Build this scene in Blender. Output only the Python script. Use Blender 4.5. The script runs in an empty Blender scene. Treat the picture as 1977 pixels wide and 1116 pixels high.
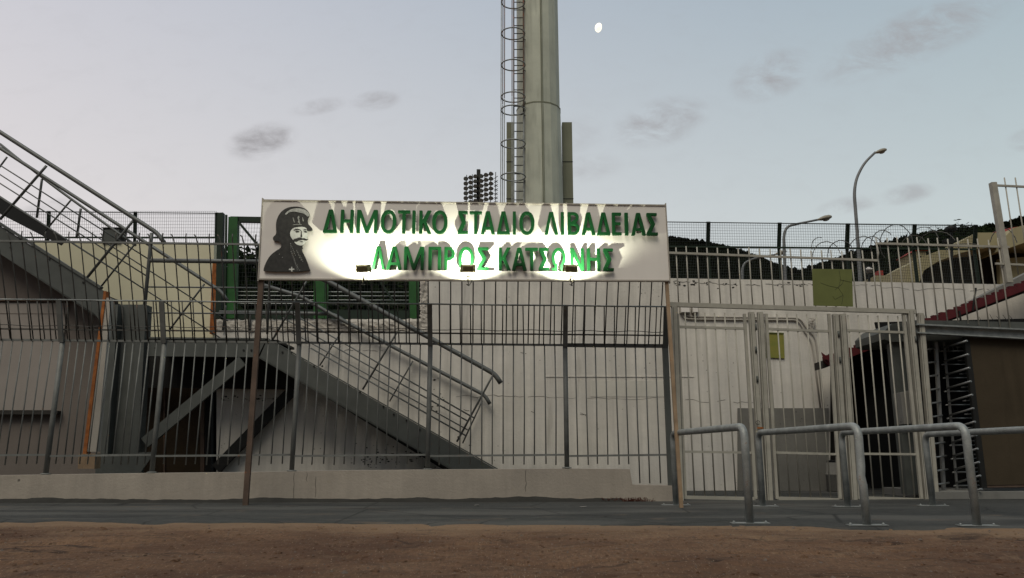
import bpy, math, random
from mathutils import Vector, Matrix, noise as mnoise
random.seed(7)
scene = bpy.context.scene
C = scene.collection
# ------------------------------------------------------------------ camera model
W0, H0, F = 1977.0, 1116.0, 1450.0
TANP = 0.215
PITCH = math.atan(TANP)
CAMZ = 0.76
ct, st = math.cos(PITCH), math.sin(PITCH)

def ray(px, py):
    a = (px - W0 / 2) / F
    v = -(py - H0 / 2) / F
    return Vector((a, ct - v * st, st + v * ct))

def P(px, py, D, k=0.0):
    """world point seen at photo pixel px,py on the upright plane Y = D + k X"""
    d = ray(px, py)
    s = D / (d.y - k * d.x)
    return Vector((d.x * s, d.y * s, d.z * s + CAMZ))

def PG(px, py, z=0.0):
    d = ray(px, py)
    s = (z - CAMZ) / d.z
    return Vector((d.x * s, d.y * s, z))

# ------------------------------------------------------------------ mesh builder
class MB:
    def __init__(self):
        self.v = []; self.f = []; self.s = []; self.m = []
        self.mi = 0
    def face(self, idx, smooth=False):
        self.f.append(tuple(idx)); self.s.append(smooth); self.m.append(self.mi)
    def hexa(self, c):
        """8 corners: 0-3 bottom ring, 4-7 top ring"""
        n = len(self.v); self.v += [Vector(p) for p in c]
        for q in ((3, 2, 1, 0), (4, 5, 6, 7), (0, 1, 5, 4), (1, 2, 6, 5), (2, 3, 7, 6), (3, 0, 4, 7)):
            self.face([n + i for i in q])
        return self
    def box(self, lo, hi):
        x0, y0, z0 = lo; x1, y1, z1 = hi
        return self.hexa([(x0, y0, z0), (x1, y0, z0), (x1, y1, z0), (x0, y1, z0),
                          (x0, y0, z1), (x1, y0, z1), (x1, y1, z1), (x0, y1, z1)])
    def beam(self, p, q, w, d, ref=(0, 1, 0)):
        """rectangular bar p->q: w across (seen from the front), d along the depth axis ref"""
        p = Vector(p); q = Vector(q); t = (q - p).normalized(); r = Vector(ref)
        u = t.cross(r)
        if u.length < 1e-4: u = t.cross(Vector((1, 0, 0)))
        u.normalize(); n = u.cross(t).normalized()
        u *= w / 2; n *= d / 2
        return self.hexa([p - u - n, p + u - n, p + u + n, p - u + n, q - u - n, q + u - n, q + u + n, q - u + n])
    def tube(self, pts, r, n=8, cap=True, r1=None):
        pts = [Vector(p) for p in pts]
        k = len(pts); base = len(self.v)
        t0 = (pts[1] - pts[0]).normalized()
        u = t0.cross(Vector((0, 0, 1)))
        if u.length < 1e-3: u = t0.cross(Vector((0, 1, 0)))
        u.normalize()
        for i, p in enumerate(pts):
            if i == 0: t = t0
            elif i == k - 1: t = (pts[i] - pts[i - 1]).normalized()
            else: t = ((pts[i] - pts[i - 1]).normalized() + (pts[i + 1] - pts[i]).normalized()).normalized()
            u = (u - t * u.dot(t)).normalized(); w = t.cross(u)
            rr = r if r1 is None else r + (r1 - r) * i / (k - 1)
            for j in range(n):
                a = 2 * math.pi * j / n
                self.v.append(p + u * (math.cos(a) * rr) + w * (math.sin(a) * rr))
        for i in range(k - 1):
            for j in range(n):
                a = base + i * n + j; b = base + i * n + (j + 1) % n
                self.face((a, b, b + n, a + n), n > 4)
        if cap:
            self.face([base + j for j in range(n)][::-1]); self.face([base + (k - 1) * n + j for j in range(n)])
        return self
    def prism(self, poly, off):
        """planar polygon (world points) extruded by the vector off"""
        n = len(self.v); k = len(poly); off = Vector(off)
        self.v += [Vector(p) for p in poly] + [Vector(p) + off for p in poly]
        self.face(list(range(n, n + k))); self.face(list(range(n + k, n + 2 * k))[::-1])
        for i in range(k):
            j = (i + 1) % k
            self.face((n + i, n + k + i, n + k + j, n + j))
        return self
    def lathe(self, c, prof, n=24, axis='z', smooth=True):
        base = len(self.v); c = Vector(c)
        for r, h in prof:
            for j in range(n):
                a = 2 * math.pi * j / n
                if axis == 'z': p = Vector((r * math.cos(a), r * math.sin(a), h))
                else: p = Vector((r * math.cos(a), h, r * math.sin(a)))
                self.v.append(c + p)
        for i in range(len(prof) - 1):
            for j in range(n):
                a = base + i * n + j; b = base + i * n + (j + 1) % n
                self.face((a, b, b + n, a + n), smooth)
        self.face([base + j for j in range(n)][::-1]); m = base + (len(prof) - 1) * n
        self.face([m + j for j in range(n)])
        return self
    def quad(self, a, b, c, d, smooth=False):
        n = len(self.v); self.v += [Vector(a), Vector(b), Vector(c), Vector(d)]; self.face((n, n + 1, n + 2, n + 3), smooth)

def fillet(pts, r, n=5):
    pts = [Vector(p) for p in pts]; out = [pts[0]]
    for i in range(1, len(pts) - 1):
        a = pts[i - 1] - pts[i]; b = pts[i + 1] - pts[i]
        rr = min(r, a.length * .49, b.length * .49)
        s = pts[i] + a.normalized() * rr; e = pts[i] + b.normalized() * rr
        for k in range(n + 1):
            t = k / n
            out.append(s * (1 - t) ** 2 + pts[i] * 2 * t * (1 - t) + e * t * t)
    out.append(pts[-1]); return out

def link(name, mb, mats, parent=None, fix=False):
    o0 = Vector((0, 0, 0))
    if parent is not None:
        q = parent
        while q is not None: o0 = o0 + q.location; q = q.parent
    me = bpy.data.meshes.new(name)
    me.from_pydata([tuple(v - o0) for v in mb.v], [], mb.f)
    me.polygons.foreach_set('use_smooth', mb.s)
    if not isinstance(mats, (list, tuple)): mats = [mats]
    for m in mats: me.materials.append(m)
    if len(mats) > 1: me.polygons.foreach_set('material_index', mb.m)
    me.validate(); me.update()
    import bmesh
    bm = bmesh.new(); bm.from_mesh(me); bmesh.ops.recalc_face_normals(bm, faces=bm.faces); bm.to_mesh(me); bm.free()
    o = bpy.data.objects.new(name, me); C.objects.link(o)
    if parent is not None: o.parent = parent
    return o

def tag(o, label=None, cat=None, group=None, kind=None):
    if label: o['label'] = label
    if cat: o['category'] = cat
    if group: o['group'] = group
    if kind: o['kind'] = kind
    return o

def thing(name, label, cat, loc, group=None):
    o = bpy.data.objects.new(name, None); C.objects.link(o); o.location = loc
    o.empty_display_size = .2
    return tag(o, label, cat, group)

# ------------------------------------------------------------------ materials
def srgb(r, g, b):
    return tuple(((c / 255) / 12.92 if c / 255 < .04045 else ((c / 255 + .055) / 1.055) ** 2.4) for c in (r, g, b))

def mat(name, col, rough=.7, metal=0, var=.25, scale=3.0, dark=None, streak=0, pits=0, bump=.15, bscale=40, rust=0, rustcol=(.16, .055, .018), spec=.3, fine=0, boards=0):
    m = bpy.data.materials.new(name); m.use_nodes = True
    nt = m.node_tree; N = nt.nodes; L = nt.links; N.clear()
    out = N.new('ShaderNodeOutputMaterial'); b = N.new('ShaderNodeBsdfPrincipled')
    L.new(b.outputs[0], out.inputs[0])
    b.inputs['Roughness'].default_value = rough; b.inputs['Metallic'].default_value = metal
    b.inputs['Specular IOR Level'].default_value = spec
    tc = N.new('ShaderNodeTexCoord')
    def noise(sc, det=6, ro=.6, stretch=None):
        n = N.new('ShaderNodeTexNoise'); n.inputs['Scale'].default_value = sc; n.inputs['Detail'].default_value = det
        n.inputs['Roughness'].default_value = ro
        if stretch:
            mp = N.new('ShaderNodeMapping'); mp.inputs['Scale'].default_value = stretch
            L.new(tc.outputs['Object'], mp.inputs[0]); L.new(mp.outputs[0], n.inputs['Vector'])
        else: L.new(tc.outputs['Object'], n.inputs['Vector'])
        return n.outputs['Fac']
    def ramp(fac, a, c):
        r = N.new('ShaderNodeMapRange'); r.inputs[1].default_value = a; r.inputs[2].default_value = c
        r.clamp = True; L.new(fac, r.inputs[0]); return r.outputs[0]
    def mix(fac, c0, c1, mode='MIX'):
        x = N.new('ShaderNodeMix'); x.data_type = 'RGBA'; x.blend_type = mode
        if isinstance(fac, float): x.inputs[0].default_value = fac
        else: L.new(fac, x.inputs[0])
        for i, c in ((6, c0), (7, c1)):
            if isinstance(c, tuple): x.inputs[i].default_value = (*c, 1)
            else: L.new(c, x.inputs[i])
        return x.outputs[2]
    dk = dark or tuple(c * (1 - var) for c in col)
    lt = tuple(min(1, c * (1 + var * .5)) for c in col)
    cc = mix(ramp(noise(scale), .3, .7), dk, lt)
    if fine:
        cc = mix(ramp(noise(scale * 14, 3), .35, .65), cc, mix(float(fine), cc, tuple(c * .35 for c in col)))
    if streak:
        s = ramp(noise(1.0, 5, .6, (5.5, 5.5, .55)), .52, .78)
        cc = mix(s, cc, mix(float(streak), cc, tuple(c * .45 for c in col)))
    if boards:
        bn = ramp(noise(1.0, 4, .55, (7.5, 7.5, .10)), .35, .65)
        cc = mix(bn, mix(float(boards), cc, tuple(c * .55 for c in col)), cc)
        bl = ramp(noise(.42, 5, .62), .42, .66)
        cc = mix(bl, cc, mix(float(boards) * 1.3, cc, tuple(c * f for c, f in zip(col, (.66, .68, .73)))))
        st = ramp(noise(1.0, 6, .7, (2.6, 2.6, .22)), .60, .70)
        cc = mix(st, cc, mix(.30, cc, (.16, .14, .11)))
    if pits:
        v = N.new('ShaderNodeTexVoronoi'); v.inputs['Scale'].default_value = pits; L.new(tc.outputs['Object'], v.inputs['Vector'])
        w = noise(2.2, 3); 
        mm = N.new('ShaderNodeMath'); mm.operation = 'MULTIPLY'
        L.new(ramp(v.outputs['Distance'], .13, .06), mm.inputs[0]); L.new(ramp(w, .52, .62), mm.inputs[1])
        cc = mix(mm.outputs[0], cc, tuple(c * .22 for c in col))
    if rust:
        rn = ramp(noise(7, 8, .7), .72 - rust * .35, .80 - rust * .3)
        cc = mix(rn, cc, mix(ramp(noise(30), .3, .7), rustcol, tuple(c * 2.1 for c in rustcol)))
    L.new(cc, b.inputs['Base Color'])
    rr = N.new('ShaderNodeMapRange'); rr.inputs[3].default_value = max(.05, rough - .12); rr.inputs[4].default_value = min(1, rough + .12)
    L.new(noise(scale * 4), rr.inputs[0]); L.new(rr.outputs[0], b.inputs['Roughness'])
    if bump:
        bp = N.new('ShaderNodeBump'); bp.inputs['Strength'].default_value = bump; bp.inputs['Distance'].default_value = .02
        L.new(noise(bscale, 8, .65), bp.inputs['Height']); L.new(bp.outputs[0], b.inputs['Normal'])
    return m

def emit(name, col, strength):
    m = bpy.data.materials.new(name); m.use_nodes = True
    N = m.node_tree.nodes; b = N['Principled BSDF']
    b.inputs['Base Color'].default_value = (*col, 1); b.inputs['Emission Color'].default_value = (*col, 1)
    b.inputs['Emission Strength'].default_value = strength
    return m

M = {}
M['wall'] = mat('white_plaster', (.66, .62, .55), .9, var=.24, scale=.9, streak=.42, pits=9, bump=.4, bscale=26, fine=.08, boards=.45)
M['wallpatch'] = mat('plaster_patch', (.50, .475, .42), .9, var=.16, scale=1.3, streak=.3, bump=.3, bscale=26)
M['broken'] = mat('broken_concrete', (.50, .46, .40), .95, var=.5, scale=9, pits=14, bump=.9, bscale=22, fine=.3)
M['base'] = mat('painted_kerb_concrete', (.335, .293, .243), .92, var=.2, scale=1.1, boards=.2, streak=.2, pits=5, bump=.35, bscale=30, fine=.08)
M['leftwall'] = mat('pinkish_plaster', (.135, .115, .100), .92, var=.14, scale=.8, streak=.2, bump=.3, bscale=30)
M['panel'] = mat('pale_board', (.36, .33, .285), .8, var=.12, scale=1.2, streak=.18, bump=.1)
M['board'] = mat('grey_boarding', (.25, .222, .198), .8, var=.12, scale=1.2, streak=.18, bump=.1)
M['darkgrey'] = mat('dark_grey_mottle', (.155, .15, .135), .92, var=.2, scale=1.2, streak=.35, pits=8, bump=.35, bscale=26, fine=.08)
M['beigewall'] = mat('beige_render', (.60, .56, .40), .9, var=.08, scale=.7, streak=.06, bump=.2)
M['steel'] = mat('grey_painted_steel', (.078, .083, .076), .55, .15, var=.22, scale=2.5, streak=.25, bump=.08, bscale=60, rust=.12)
M['steeldark'] = mat('dark_and_shaded_steel', (.012, .012, .011), .6, .1, var=.3, scale=3, bump=.1, rust=.15)  # dark steel; on the stair's far side and underside it paints shade
M['rail'] = mat('grey_rail_paint', (.115, .12, .115), .5, .2, var=.2, scale=4, bump=.08, rust=.08)
M['galv'] = mat('galvanised_steel', (.29, .305, .295), .5, .25, var=.4, scale=7, streak=.3, bump=.12, bscale=50, rust=.22, fine=.25)
M['fence'] = mat('weathered_grey_fence_paint', (.15, .153, .143), .55, .15, var=.3, scale=6, bump=.1, rust=.22, rustcol=(.13, .06, .03))
M['fencedark'] = mat('dark_weathered_fence_steel', (.075, .072, .064), .6, .15, var=.35, scale=6, bump=.1, rust=.35, rustcol=(.10, .045, .025))
M['cream'] = mat('cream_gate_paint', (.33, .312, .262), .6, .05, var=.2, scale=5, streak=.3, bump=.12, rust=.14)
M['brownpost'] = mat('brown_weathered_post', (.10, .068, .050), .75, .05, var=.35, scale=5, streak=.4, bump=.2, rust=.3)
M['tanpost'] = mat('tan_weathered_post', (.26, .18, .11), .75, .05, var=.3, scale=5, streak=.35, bump=.2, rust=.25)
M['rust'] = mat('orange_rust', (.30, .105, .028), .9, 0, var=.55, scale=7, bump=.3, dark=(.16, .05, .015))
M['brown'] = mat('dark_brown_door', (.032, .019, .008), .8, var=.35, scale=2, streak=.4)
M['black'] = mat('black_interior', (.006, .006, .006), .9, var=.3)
M['green'] = mat('green_frame_paint', (.018, .085, .018), .5, .05, var=.35, scale=3, streak=.35, bump=.1)
M['darkgreen'] = mat('dark_green_mesh_paint', (.010, .022, .012), .6, .1, var=.3, bump=.05)
M['mesh'] = mat('mesh_wire_coating', (.028, .034, .03), .6, .1, var=.3, bump=0)
M['meshlight'] = mat('galvanised_wire', (.42, .44, .42), .5, .2, var=.2, bump=0)
M['sign'] = mat('white_sign_sheet', (.66, .62, .57), .55, var=.05, scale=1.5, streak=.08, bump=.03, bscale=20)
M['letter'] = mat('green_letter_paint', (.0038, .044, .0105), .45, var=.1, scale=6, bump=.04, spec=.15)
M['ink'] = mat('black_portrait_print', (.030, .029, .026), .6, var=.5, scale=16, bump=.05)
M['inkpale'] = mat('pale_grey_portrait_print', (.58, .59, .54), .6, var=.18, scale=14, bump=.05)
M['inkmid'] = mat('mid_grey_portrait_print', (.27, .275, .25), .6, var=.6, scale=26, bump=.05)
M['olive'] = mat('olive_floodlight_casting', (.22, .185, .085), .5, .3, var=.3, scale=20, bump=.15)
M['glasslit'] = emit('lit_floodlight_glass', (1, 1, .88), 3)
M['tower'] = mat('grey_green_mast_paint', (.45, .465, .38), .6, .05, var=.22, scale=.8, streak=.6, bump=.08, rust=.11)
M['towerside'] = mat('olive_grey_cabinet_paint', (.17, .175, .12), .65, .05, var=.15, scale=1.2, streak=.3)
M['ladder'] = mat('rusty_ladder_steel', (.13, .09, .07), .75, .1, var=.4, scale=5, rust=.55, rustcol=(.17, .055, .025))
M['lamp'] = mat('street_lamp_casting', (.26, .235, .185), .55, .1, var=.2, scale=12, bump=.1)
M['pole'] = mat('grey_lamp_pole', (.17, .175, .175), .55, .2, var=.25, scale=3)
M['olivesign'] = mat('faded_olive_board', (.125, .138, .042), .75, var=.16, scale=2.5, streak=.2, bump=.1)
M['yellowsign'] = mat('yellow_green_board', (.20, .17, .035), .75, var=.3, scale=5, dark=(.15, .17, .035), streak=.2)
M['red'] = mat('red_stair_edge_paint', (.085, .007, .010), .7, var=.35, scale=4, bump=.2, fine=.2)
M['concrete'] = mat('grey_concrete', (.17, .165, .15), .9, var=.2, scale=2, streak=.3, pits=7, bump=.3)
M['concretedark'] = mat('darkened_concrete', (.028, .025, .021), .9, var=.25, scale=1.5, streak=.3, bump=.3)
M['ply'] = mat('brown_board_panel', (.058, .045, .030), .85, var=.2, scale=1.2, streak=.35, bump=.12, spec=.05)
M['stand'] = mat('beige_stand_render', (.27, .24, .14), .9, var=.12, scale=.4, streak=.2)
M['standdark'] = mat('shaded_stand_render', (.035, .03, .022), .9, var=.2, scale=.5, streak=.3)  # stand render darkened for the shade under its parapet
M['chrome'] = mat('steel_turnstile_tube', (.28, .285, .28), .35, .7, var=.15, scale=8, bump=.03)
M['orange'] = emit('glowing_orange_strip', (1.0, .36, .10), .45)
M['hubred'] = mat('red_roof', (.28, .04, .03), .8)
M['leaf'] = mat('dark_foliage', (.012, .018, .008), .8, var=.5, scale=.8, bump=0, spec=0)
M['forest'] = mat('forest_foliage', (.0042, .0052, .0026), .9, var=.5, scale=.02, bump=0, spec=0)
M['bark'] = mat('bark', (.05, .04, .03), .9)
M['weed'] = mat('dry_red_weed', (.07, .02, .012), .9, var=.4)
M['stone'] = mat('pebble', (.13, .10, .08), .9, var=.4, scale=20)

def dirt_mat():
    m = bpy.data.materials.new('brown_dirt'); m.use_nodes = True
    nt = m.node_tree; N = nt.nodes; L = nt.links; b = N['Principled BSDF']
    b.inputs['Roughness'].default_value = .95; b.inputs['Specular IOR Level'].default_value = .15
    tc = N.new('ShaderNodeTexCoord')
    def nz(sc, det, stretch, off=0, ro=.6, dist=0):
        mp = N.new('ShaderNodeMapping'); mp.inputs['Scale'].default_value = stretch; mp.inputs['Location'].default_value = (off, off, 0)
        n = N.new('ShaderNodeTexNoise'); n.inputs['Scale'].default_value = sc; n.inputs['Detail'].default_value = det; n.inputs['Roughness'].default_value = ro; n.inputs['Distortion'].default_value = dist
        L.new(tc.outputs['Object'], mp.inputs[0]); L.new(mp.outputs[0], n.inputs['Vector']); return n.outputs['Fac']
    def rg(f, a, c):
        r = N.new('ShaderNodeMapRange'); r.inputs[1].default_value = a; r.inputs[2].default_value = c; L.new(f, r.inputs[0]); return r.outputs[0]
    def mx(f, a, c):
        x = N.new('ShaderNodeMix'); x.data_type = 'RGBA'; L.new(f, x.inputs[0])
        for i, q in ((6, a), (7, c)):
            if isinstance(q, tuple): x.inputs[i].default_value = (*q, 1)
            else: L.new(q, x.inputs[i])
        return x.outputs[2]
    c = mx(rg(nz(.8, 8, (.7, 1.0, 1), 3, .70, .3), .36, .64), (.082, .042, .026), (.182, .108, .064))
    c = mx(rg(nz(2.2, 7, (.8, 1, 1), 9, .74, .2), .54, .72), c, (.19, .125, .078))
    c = mx(rg(nz(2.4, 7, (.8, 1.0, 1), 21, .74, .3), .56, .70), c, (.060, .036, .026))
    def rill(sc, st, off, w, base, dk):
        n_ = nz(sc, 5, st, off, .55, .5)
        d_ = N.new('ShaderNodeMath'); d_.operation = 'SUBTRACT'; L.new(n_, d_.inputs[0]); d_.inputs[1].default_value = .5
        a_ = N.new('ShaderNodeMath'); a_.operation = 'ABSOLUTE'; L.new(d_.outputs[0], a_.inputs[0])
        return mx(rg(a_.outputs[0], w * .3, w), mx(rg(nz(1.1, 3, (.6, 1, 1), off + 7), .42, .58), base, dk), base)
    c = rill(.7, (.4, 1.3, 1), 31, .011, c, (.045, .028, .020))
    c = mx(rg(nz(40, 4, (1, .22, 1), 1, .7), .40, .60), mx(rg(nz(17, 3, (1, 1, 1), 4), .3, .7), c, (.075, .046, .031)), c)
    c = mx(rg(nz(95, 2, (1, .2, 1), 2), .63, .70), c, (.23, .17, .12))
    sx = N.new('ShaderNodeSeparateXYZ'); L.new(tc.outputs['Object'], sx.inputs[0])
    e = N.new('ShaderNodeMath'); e.operation = 'MULTIPLY_ADD'; L.new(sx.outputs[0], e.inputs[0]); e.inputs[1].default_value = .065; L.new(sx.outputs[1], e.inputs[2])
    e2 = N.new('ShaderNodeMath'); e2.operation = 'MULTIPLY_ADD'; L.new(nz(1.6, 7, (.5, 1.2, 1), 13, .65), e2.inputs[0]); e2.inputs[1].default_value = 2.4; L.new(e.outputs[0], e2.inputs[2])
    sand = N.new('ShaderNodeMath'); sand.operation = 'MULTIPLY'; L.new(rg(e2.outputs[0], 8.35, 9.2), sand.inputs[0]); sand.inputs[1].default_value = .6
    c = mx(sand.outputs[0], c, (.24, .165, .105))
    L.new(c, b.inputs['Base Color'])
    bp = N.new('ShaderNodeBump'); bp.inputs['Strength'].default_value = .9; bp.inputs['Distance'].default_value = .035
    ad = N.new('ShaderNodeMath'); ad.operation = 'ADD'; L.new(nz(22, 9, (1, 1, 1), 0, .72), ad.inputs[0]); L.new(nz(3, 6, (.5, 1.4, 1), 5, .6), ad.inputs[1])
    L.new(ad.outputs[0], bp.inputs['Height']); L.new(bp.outputs[0], b.inputs['Normal'])
    return m
M['dirt'] = dirt_mat()
def asphalt_mat():
    m = mat('blue_grey_asphalt', (.050, .051, .047), .9, var=.35, scale=.7, bump=.7, bscale=60, fine=.5)
    nt = m.node_tree; N = nt.nodes; L = nt.links; b = [n for n in N if n.type == 'BSDF_PRINCIPLED'][0]
    src = b.inputs['Base Color'].links[0].from_socket; tc = [n for n in N if n.type == 'TEX_COORD'][0]
    def layer(src, kind, sc, st, a, c, col, amt):
        mp = N.new('ShaderNodeMapping'); mp.inputs['Scale'].default_value = st; L.new(tc.outputs['Object'], mp.inputs[0])
        if kind == 'noise':
            n = N.new('ShaderNodeTexNoise'); n.inputs['Detail'].default_value = 6; n.inputs['Distortion'].default_value = .4; o = n.outputs['Fac']
        else:
            n = N.new('ShaderNodeTexVoronoi'); n.feature = 'DISTANCE_TO_EDGE'; o = n.outputs['Distance']
        n.inputs['Scale'].default_value = sc; L.new(mp.outputs[0], n.inputs['Vector'])
        r = N.new('ShaderNodeMapRange'); r.inputs[1].default_value = a; r.inputs[2].default_value = c; r.inputs[4].default_value = amt; L.new(o, r.inputs[0])
        x = N.new('ShaderNodeMix'); x.data_type = 'RGBA'; L.new(r.outputs[0], x.inputs[0]); L.new(src, x.inputs[6]); x.inputs[7].default_value = (*col, 1); return x.outputs[2]
    o = layer(src, 'noise', .8, (.25, 1.6, 1), .48, .60, (.085, .082, .074), .7)
    o = layer(o, 'noise', 1.4, (.3, 1.2, 1), .56, .66, (.022, .022, .021), .7)
    o = layer(o, 'noise', 3.0, (.5, 1.2, 1), .60, .70, (.115, .085, .06), .55)
    o = layer(o, 'voronoi', .55, (1, 1, 1), .010, .002, (.012, .012, .011), .8)
    L.new(o, b.inputs['Base Color']); return m
M['asphalt'] = asphalt_mat()
M['mortar'] = mat('dark_mortar', (.026, .025, .022), .95, var=.3, scale=4, bump=.6, bscale=30)

# ------------------------------------------------------------------ ground
def fbm(x, y, s, o=4, seed=0):
    return mnoise.fractal(Vector((x * s, y * s, seed)), 1.0, 2.0, o)

def coords(segs):
    out = []
    for a, b, n in segs:
        for i in range(n): out.append(a + (b - a) * i / n)
    out.append(segs[-1][1]); return out
def edge_y(x):   # asphalt's front edge
    return 8.20 - .065 * x + .10 * fbm(x, 3, .7) + .07 * fbm(x, 9, 3.5, 5)
xs = coords([(-3000, -200, 4), (-200, -20, 8), (-20, -9, 22), (-9, 9, 260), (9, 20, 22), (20, 200, 8), (200, 3000, 4)])
ys = coords([(-300, -10, 6), (-10, 1.5, 10), (1.5, 4, 30), (4, 8.8, 170), (8.8, 12, 16), (12, 60, 10), (60, 900, 8), (900, 3500, 3)])
mb = MB()
def dirt_z(x, y):
    if abs(x) > 20 or y < -2 or y > 9.6: return -.06 if y > 9.6 else -.03
    d = edge_y(x) - y
    z = .030 * fbm(x, y, .6, 4) + .014 * fbm(x * .8, y, 2.2, 5, 5) + .006 * fbm(x, y, 11, 4, 8)
    # wandering ruts and the washed lip along the asphalt
    r = abs(fbm(x * .35, y * 1.1, .8, 3, 11)); z -= .035 * max(0, 1 - r / .05)
    dd = (x - 6.0) ** 2 / .9 + (y - 7.05) ** 2 / .18
    if dd < 1.6: z += .025 * math.sin(9 * math.atan2(y - 6.8, x - 6.0)) * (1 - dd / 1.6)
    z += -.02 * max(0, min(1, d / 3.0))
    return min(z, -.006 + .02 * max(0, d)) if d < .6 else z
for y in ys:
    for x in xs: mb.v.append(Vector((x, y, dirt_z(x, y))))
nx = len(xs)
for j in range(len(ys) - 1):
    for i in range(nx - 1):
        a = j * nx + i; mb.face((a, a + 1, a + nx + 1, a + nx), True)
tag(link('ground', mb, M['dirt']), kind='structure')

mb = MB(); ax = coords([(-24, -9, 15), (-9, 9, 220), (9, 26, 15)]); ay = [0, .06, .15, .4, 1, 2, 3.5, 6, 12, 18]
for k, t in enumerate(ay):
    for x in ax:
        y = edge_y(x) + t; z = .004 + .006 * fbm(x, y, .8) if k > 1 else (-.035 if k == 0 else -.004)
        mb.v.append(Vector((x, y, z)))
n = len(ax)
for j in range(len(ay) - 1):
    for i in range(n - 1):
        a = j * n + i; mb.face((a, a + 1, a + n + 1, a + n), True)
tag(link('pavement', mb, M['asphalt']), kind='structure')

# pebbles loose on the dirt
mb = MB()
def clod(x, y, r):
    z = dirt_z(x, y); b = len(mb.v)
    for i in range(4):
        for j in range(7):
            a = 2 * math.pi * j / 7; th = .35 + i * .5; k = random.uniform(.75, 1.2)
            mb.v.append(Vector((x + r * math.sin(th) * math.cos(a) * k * 1.3, y + r * math.sin(th) * math.sin(a) * k, z - r * .2 + r * math.cos(th) * .8 * k)))
    for i in range(3):
        for j in range(7): q = b + i * 7 + j; q1 = b + i * 7 + (j + 1) % 7; mb.face((q, q1, q1 + 7, q + 7))
    mb.face([b + j for j in range(7)])
random.seed(31)
for _ in range(3600):
    if random.random() < .16: x, y = random.gauss(6.0, .7), random.gauss(6.9, .35)
    else: x, y = random.uniform(-7.5, 7.5), random.uniform(3.8, 8.0)
    if y < edge_y(x) - .05: clod(x, y, random.uniform(.005, .013) * (2.2 if random.random() < .05 else 1))
tag(link('soil_clods', mb, M['dirt']), 'small crumbs of brown earth scattered over the bare dirt', 'soil', kind='stuff')
mb = MB()
for _ in range(1500):
    x = random.uniform(-7, 7); y = 3.8 + 4.4 * random.random(); r = random.uniform(.003, .011) * (2.2 if random.random() < .05 else 1)
    z = dirt_z(x, y); b = len(mb.v)
    for (dx, dy, dz) in ((1, 0, 0), (0, 1, 0), (-1, 0, 0), (0, -1, 0), (0, 0, .9), (0, 0, -.5)):
        mb.v.append(Vector((x + dx * r * random.uniform(.7, 1.4), y + dy * r * random.uniform(.7, 1.3), z + dz * r)))
    for q in ((0, 1, 4), (1, 2, 4), (2, 3, 4), (3, 0, 4), (1, 0, 5), (2, 1, 5), (3, 2, 5), (0, 3, 5)): mb.face([b + i for i in q])
tag(link('gravel', mb, M['stone']), 'small pale stones scattered over the brown dirt', 'gravel', kind='stuff')

# ------------------------------------------------------------------ low base wall under the fence
FD, FK = 11.8, .035          # plane of the base wall's front face
def FP(px, py, dy=0.0): return P(px, py, FD + dy, FK)
top = [(-160, 920), (0, 918), (270, 914), (470, 912), (640, 909), (830, 907), (1090, 905), (1216, 906), (1221, 936), (1300, 938)]
poly = [FP(*q) for q in top]
mb = MB(); bot = [Vector((poly[0].x, poly[0].y, -.2)), Vector((poly[-1].x, poly[-1].y, -.2))]
mb.prism(poly + [bot[1], bot[0]], (0, .26, 0))
basewall = thing('low_wall', 'low pinkish painted concrete wall under the barred fence, stepped at its right end', 'wall', FP(560, 967))
link('wall_body', mb, M['base'], basewall)
mb = MB()
for px, a, b2 in ((568, 913, 966), (610, 920, 960), (592, 911, 930), (1015, 908, 950)):
    q = [FP(px, a, -.003)]
    for i in range(1, 6): q.append(FP(px + random.uniform(-1.5, 1.5), a + (b2 - a) * i / 5, -.003))
    mb.tube(q, .0022, 4)
link('crack', mb, M['mortar'], basewall)
# ragged mortar fillet at the foot of the wall
mb = MB(); pts = []
x0 = FP(-160, 967).x; x1 = FP(1200, 970).x; n = 240
for i in range(n + 1):
    x = x0 + (x1 - x0) * i / n; y = FD + FK * x
    h = .035 + .03 * max(-.8, fbm(x, 1, 1.3)) + .008 * fbm(x, 5, 7); w = .13 + .05 * fbm(x, 2, 1.1)
    mb.v += [Vector((x, y - w, -.02)), Vector((x, y - w * .55, h * .75)), Vector((x, y - .004, h + .02)), Vector((x, y + .1, h + .02))]
for i in range(n):
    for j in range(3): a = i * 4 + j; mb.face((a, a + 4, a + 5, a + 1), True)
tag(link('kerb', mb, M['mortar']), kind='structure')
# dry reddish weeds by the step
mb = MB()
for _ in range(150):
    px = random.gauss(1215, 24); px = min(1262, max(1165, px)); b = FP(px, 974, -random.uniform(.02, .1)); b.z = 0
    h = random.uniform(.02, .07); dx = random.uniform(-.05, .05)
    mb.tube([b, b + Vector((dx * .5, -.01, h * .6)), b + Vector((dx, -.015, h))], .004, 3)
tag(link('weeds', mb, M['weed']), 'dry reddish weeds growing at the foot of the low wall by its step', 'weeds', kind='stuff')

for px, py, lab in ((1127, 979, 'tiny white paper scrap on the pavement below the right end of the sign'), (921, 976, 'tiny white paper scrap on the pavement below the middle floodlight')):
    c = PG(px, py, .012); mb = MB(); pts = [c + Vector((.045 * math.cos(a) * random.uniform(.6, 1.2), .03 * math.sin(a), random.uniform(0, .012))) for a in (0, 1, 2.2, 3.2, 4.3, 5.3)]
    mb.prism(pts, (0, 0, .002)); tag(link('paper_scrap', mb, M['sign']), lab, 'litter', 'paper scraps on the pavement')
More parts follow.
